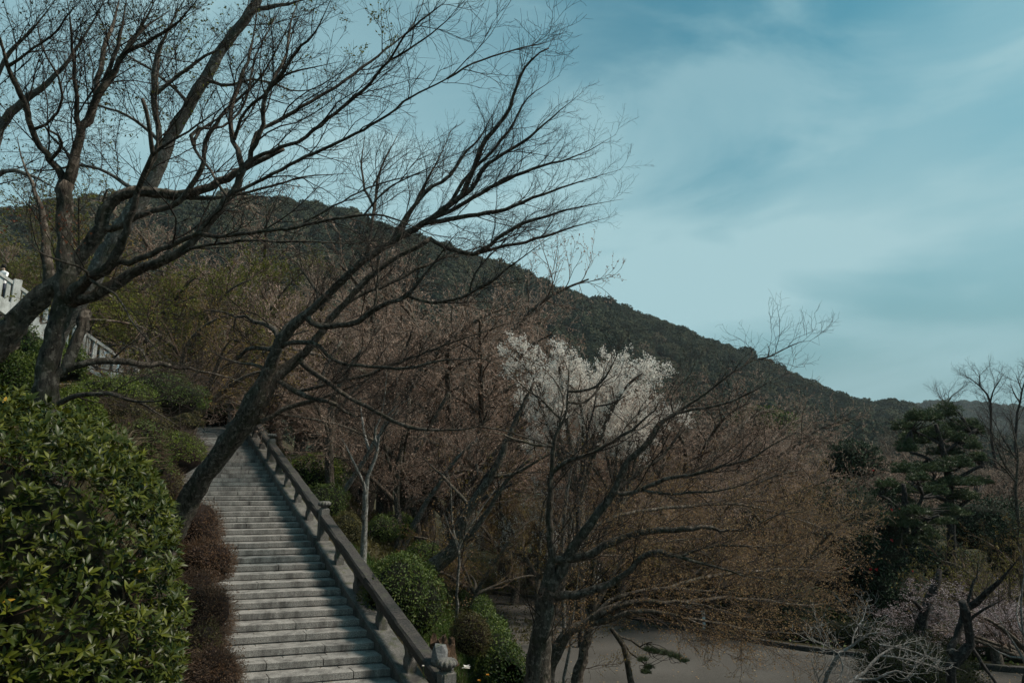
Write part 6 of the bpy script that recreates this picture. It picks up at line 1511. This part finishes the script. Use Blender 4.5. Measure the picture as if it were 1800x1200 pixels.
# ------------------------------------------------------------------ white balustrade, upper steps and visitors far left
def far_pt(px, py, d): return W(px, py, d)
B0, B1 = far_pt(-40, 500, 27.5), far_pt(240, 690, 31.0)       # foot of the balustrade
wb = thing('white_balustrade', B0, 'white stone balustrade sloping down behind the left tree trunks', 'balustrade')
dirB = B1 - B0; LB = np.linalg.norm(dirB); u3 = dirB / LB; nb = unit(np.cross(u3, Z3)); 
def slope_box(name, q0, q1, w, z0, z1, mat, parent, org):
    V = []
    for q in (q0, q1):
        for (s_, z_) in ((-w, z0), (w, z0), (w, z1), (-w, z1)): V.append(B0 + u3 * q + nb * s_ + Z3 * z_ - org)
    F = [np.array([[0, 1, 2, 3], [7, 6, 5, 4], [0, 4, 5, 1], [1, 5, 6, 2], [2, 6, 7, 3], [3, 7, 4, 0]])]
    return obj(name, mesh_np(name, np.array(V), F, mat), parent)
slope_box('handrail', 0, LB, .11, .92, 1.06, M['white_stone'], wb, B0)
slope_box('plinth', 0, LB, .14, -.45, .14, M['white_stone'], wb, B0)
bm_ = box_me('baluster', .16, .13, .82, M['white_stone'], .012, 1, .12); pm_ = box_me('post', .30, .30, 1.75, M['white_stone'], .02, 2, -.5)
q = .2; k = 0; az_b = math.atan2(u3[1], u3[0])
while q < LB:
    o = obj('post' if k % 9 == 4 else 'baluster', pm_ if k % 9 == 4 else bm_, wb); o.location = Vector(u3 * q); o.rotation_euler = (0, 0, az_b); q += .33; k += 1
# broad flight behind it
up = thing('upper_steps', far_pt(100, 640, 34), 'broad flight of pale steps climbing behind the white balustrade', 'steps')
uo = np.array(up.location); base_c = far_pt(60, 640, 32.5); 
for i in range(30):
    c = base_c + np.array((-.12 * i, .36 * i, .165 * i)); V = []
    for (y0, za, zb) in ((.08, -.20, -.065), (0, -.063, 0)):
        for (sx, sy, sz_) in ((-8, y0, za), (4.3, y0, za), (4.3, .46, za), (-8, .46, za), (-8, y0, zb), (4.3, y0, zb), (4.3, .46, zb), (-8, .46, zb)): V.append(c + np.array((sx, sy, sz_)) - uo)
    f_ = np.array([[0, 1, 5, 4], [1, 2, 6, 5], [3, 0, 4, 7], [4, 5, 6, 7], [2, 3, 7, 6], [0, 3, 2, 1]])
    obj('step', mesh_np('step', np.array(V), [np.concatenate([f_, f_ + 8])], M['path']), up)
# fill of the hillside under those steps
V = []
for (i, x0, x1) in ((-1, -9, 4.4), (30, -9, 4.4)):
    c = base_c + np.array((-.12 * i, .36 * i, .165 * i)); V += [c + np.array((x0, 0, -.3)), c + np.array((x1, 0, -.3)), c + np.array((x1, 0, -12)), c + np.array((x0, 0, -12))]
obj('retaining_bank', mesh_np('retaining_bank', np.array(V), [np.array([[0, 1, 5, 4], [1, 2, 6, 5], [3, 0, 4, 7], [2, 1, 0, 3], [4, 5, 6, 7]])], M['soil']), kind='structure')
# tiled roof just past the balustrade's foot, timber planks and lantern at the end of the ramp
rf = thing('small_pavilion', far_pt(228, 655, 33.5), 'little grey tiled roof beyond the lower end of the white balustrade', 'pavilion')
ro_ = np.array(rf.location)
for k in range(12):
    a = far_pt(212 + k * 3.1, 598, 34.6); b = far_pt(217 + k * 3.3, 622, 33.2)
    V, F = tubes(np.stack([a, (a + b) / 2, b])[None], np.full((1, 3), .045), 8); obj('roof_tile', mesh_np('roof_tile', V - ro_, F, M['roof_tile'], True), rf)
a0, a1, b0, b1 = far_pt(209, 599, 34.65), far_pt(250, 599, 34.65), far_pt(214, 624, 33.2), far_pt(257, 624, 33.2)
V = np.array([a0, a1, b1, b0, a0 - Z3 * .12, a1 - Z3 * .12, b1 - Z3 * .12, b0 - Z3 * .12]) - ro_ - Z3 * .02
obj('roof', mesh_np('roof', V, [np.array([[0, 1, 2, 3], [7, 6, 5, 4], [0, 4, 5, 1], [1, 5, 6, 2], [2, 6, 7, 3], [3, 7, 4, 0]])], M['wood_dark']), rf)
cw = far_pt(235, 626, 33.9); o = obj('wall', box_me('wall', 1.0, .7, 2.3, M['wood_dark'], 0, 1, -2.3), rf); o.location = Vector(cw - ro_)
pf = thing('plank_fence', far_pt(366, 705, 37), 'weathered grey upright planks beside the pink cherry at the end of the ramp', 'fence')
fo = np.array(pf.location)
for k in range(7):
    o = obj('plank', box_me('plank', .17, .04, 1.15 + rng.uniform(-.1, .1), M['wood_grey'], .006, 1), pf); o.location = (-.72 + k * .2, 0, 0)
o = obj('rail', box_me('rail', 1.5, .05, .09, M['wood_grey'], .006, 1, .8), pf); o.location = (-.1, .05, 0)
ln = thing('stone_lantern', far_pt(402, 752, 33), 'small grey stone lantern in the shade at the top of the stairway', 'lantern')
for nm, prof in (('base', [(.001, 0, 0), (.24, 0, 0), (.24, .08, 0), (.12, .18, 0)]), ('shaft', [(.10, .18, 0), (.085, .5, 0), (.10, .78, 0)]), ('platform', [(.10, .78, 0), (.22, .86, 0), (.22, .92, 0), (.13, .93, 0)]), ('light_box', [(.13, .93, 0), (.14, 1.16, 0)]), ('roof', [(.28, 1.14, 0), (.30, 1.18, 0), (.12, 1.34, 0), (.05, 1.38, 0), (.07, 1.46, 0), (.001, 1.52, 0)])):
    V, F = lathe(prof, 8 if nm in ('light_box', 'roof') else 16); obj(nm, mesh_np(nm, V, F, M['post']), ln)

def person(label, loc, face, skin, cloth, hair, legs, arm=0.0, lean=0.0, hgt=1.66):
    """one continuous body grown from a joint skeleton"""
    root = thing('person', loc, label, 'person', None, face)
    s = hgt / 1.70
    J = [(0, 0, .92), (0, .01 + lean * .3, 1.15), (0, .02 + lean, 1.38), (0, .02 + lean * 1.1, 1.47), (0, .05 + lean * 1.3, 1.60),
         (.10, 0, .86), (.11, .02, .48), (.11, 0, .08), (.11, .14, .03), (-.10, 0, .86), (-.11, .02, .48), (-.11, 0, .08), (-.11, .14, .03),
         (.18, .01 + lean, 1.38), (.24, .06 + arm * .1 + lean, 1.12), (.20, .12 + arm * .35 + lean, 1.02 + arm * .12), (.19, .20 + arm * .38 + lean, 1.00 + arm * .12),
         (-.18, .01 + lean, 1.38), (-.24, .06 + arm * .1 + lean, 1.12), (-.20, .12 + arm * .35 + lean, 1.02 + arm * .12), (-.19, .20 + arm * .38 + lean, 1.00 + arm * .12)]
    E = [(0, 1), (1, 2), (2, 3), (3, 4), (0, 5), (5, 6), (6, 7), (7, 8), (0, 9), (9, 10), (10, 11), (11, 12), (2, 13), (13, 14), (14, 15), (15, 16), (2, 17), (17, 18), (18, 19), (19, 20)]
    Rr = [.13, .12, .13, .055, .09, .095, .065, .042, .035, .095, .065, .042, .035, .062, .045, .035, .028, .062, .045, .035, .028]
    me = bpy.data.meshes.new('body'); me.from_pydata([Vector(j) * s for j in J], E, [])
    o = obj('body', me, root)
    sk = o.modifiers.new('skin', 'SKIN'); 
    for v, r0 in zip(me.skin_vertices[0].data, Rr): v.radius = (r0 * s, r0 * s * .8)
    me.skin_vertices[0].data[0].use_root = True
    ss = o.modifiers.new('smooth', 'SUBSURF'); ss.levels = 1; ss.render_levels = 1
    m, N, L, out = new_mat('clothed_figure')
    tc = N.new('ShaderNodeTexCoord'); sp = N.new('ShaderNodeSeparateXYZ'); L.new(tc.outputs['Object'], sp.inputs[0])
    dv = N.new('ShaderNodeMath'); dv.operation = 'DIVIDE'; dv.inputs[1].default_value = 2.0; L.new(sp.outputs[2], dv.inputs[0])
    r_ = ramp(N, [(0.0, (.03, .03, .03)), (.05 * s, legs), (.46 * s, cloth), (.735 * s, skin)], 'CONSTANT'); L.new(dv.outputs[0], r_.inputs[0])
    p = N.new('ShaderNodeBsdfPrincipled'); p.inputs['Roughness'].default_value = .85; L.new(r_.outputs[0], p.inputs['Base Color']); L.new(p.outputs[0], out.inputs[0])
    me.materials.append(m)
    D = ICO2[0]; hv = D * np.array((.098, .115, .125)) * s; hv = hv[:, :] + np.array((0, .03 + lean * 1.3, 1.64)) * s
    keep = np.ones(len(D), bool)
    hm = plain_mat('hair', hair, .6); hh = mesh_np('hair', hv + np.where((D[:, 1] > .35)[:, None] & (D[:, 2] < .35)[:, None], np.array((0, -.05, .0)), 0), ICO2[1], hm, True)
    obj('hair', hh, root)
    return root
def along(px, z_=0.0, off=.55):
    qs = np.linspace(0, LB, 400); P = np.array([B0 + u3 * q for q in qs]); x_, _, _ = proj(P); j = np.argmin(np.abs(x_ - px)); p = P[j]
    bk = nb if nb[1] > 0 else -nb
    return p + bk * off + Z3 * z_
sk_ = (.42, .29, .22)
person('person in a white shirt leaning both arms on the white balustrade at the left edge', along(4, -.05, .45), math.pi, sk_, (.75, .75, .76), (.02, .017, .015), (.08, .09, .13), arm=1.0, lean=.08)
person('small figure in pink beyond the white balustrade beside the leaning trunk', along(54, -.45, 1.4), math.pi * .8, sk_, (.55, .22, .24), (.02, .017, .015), (.1, .1, .12))
person('figure in blue with a red bag strap seen between the two trunks', along(93, -.35, 1.0), math.pi * .9, sk_, (.10, .22, .36), (.03, .02, .015), (.05, .05, .06))
person('visitor in a white top by the lower end of the white balustrade', along(188, -.35, .9), math.pi * .8, sk_, (.72, .76, .80), (.02, .017, .015), (.2, .22, .25))
person('visitor in pale pink walking down behind the white balustrade', along(172, -.3, 1.0), math.pi * .7, sk_, (.70, .50, .50), (.02, .017, .015), (.3, .3, .3))
person('visitor in bright blue and white nearest the tiled roof', along(211, -.5, .9), math.pi * .8, sk_, (.35, .55, .66), (.02, .017, .015), (.5, .5, .5))

# ------------------------------------------------------------------ air
m, N, L, out = new_mat('haze')
pv = N.new('ShaderNodeVolumePrincipled'); pv.inputs['Color'].default_value = (0.82, 0.90, 0.94, 1); pv.inputs['Density'].default_value = 0.00014
L.new(pv.outputs[0], out.inputs['Volume'])
V = np.array([(x, y, z) for z in (-24, 240) for y in (-450, 1700) for x in (-1600, 1600)], float)
obj('haze', mesh_np('haze', V, [np.array([[0, 2, 3, 1], [4, 5, 7, 6], [0, 1, 5, 4], [2, 6, 7, 3], [0, 4, 6, 2], [1, 3, 7, 5]])], m), kind='stuff', label='thin haze in the air over the valley', cat='haze')
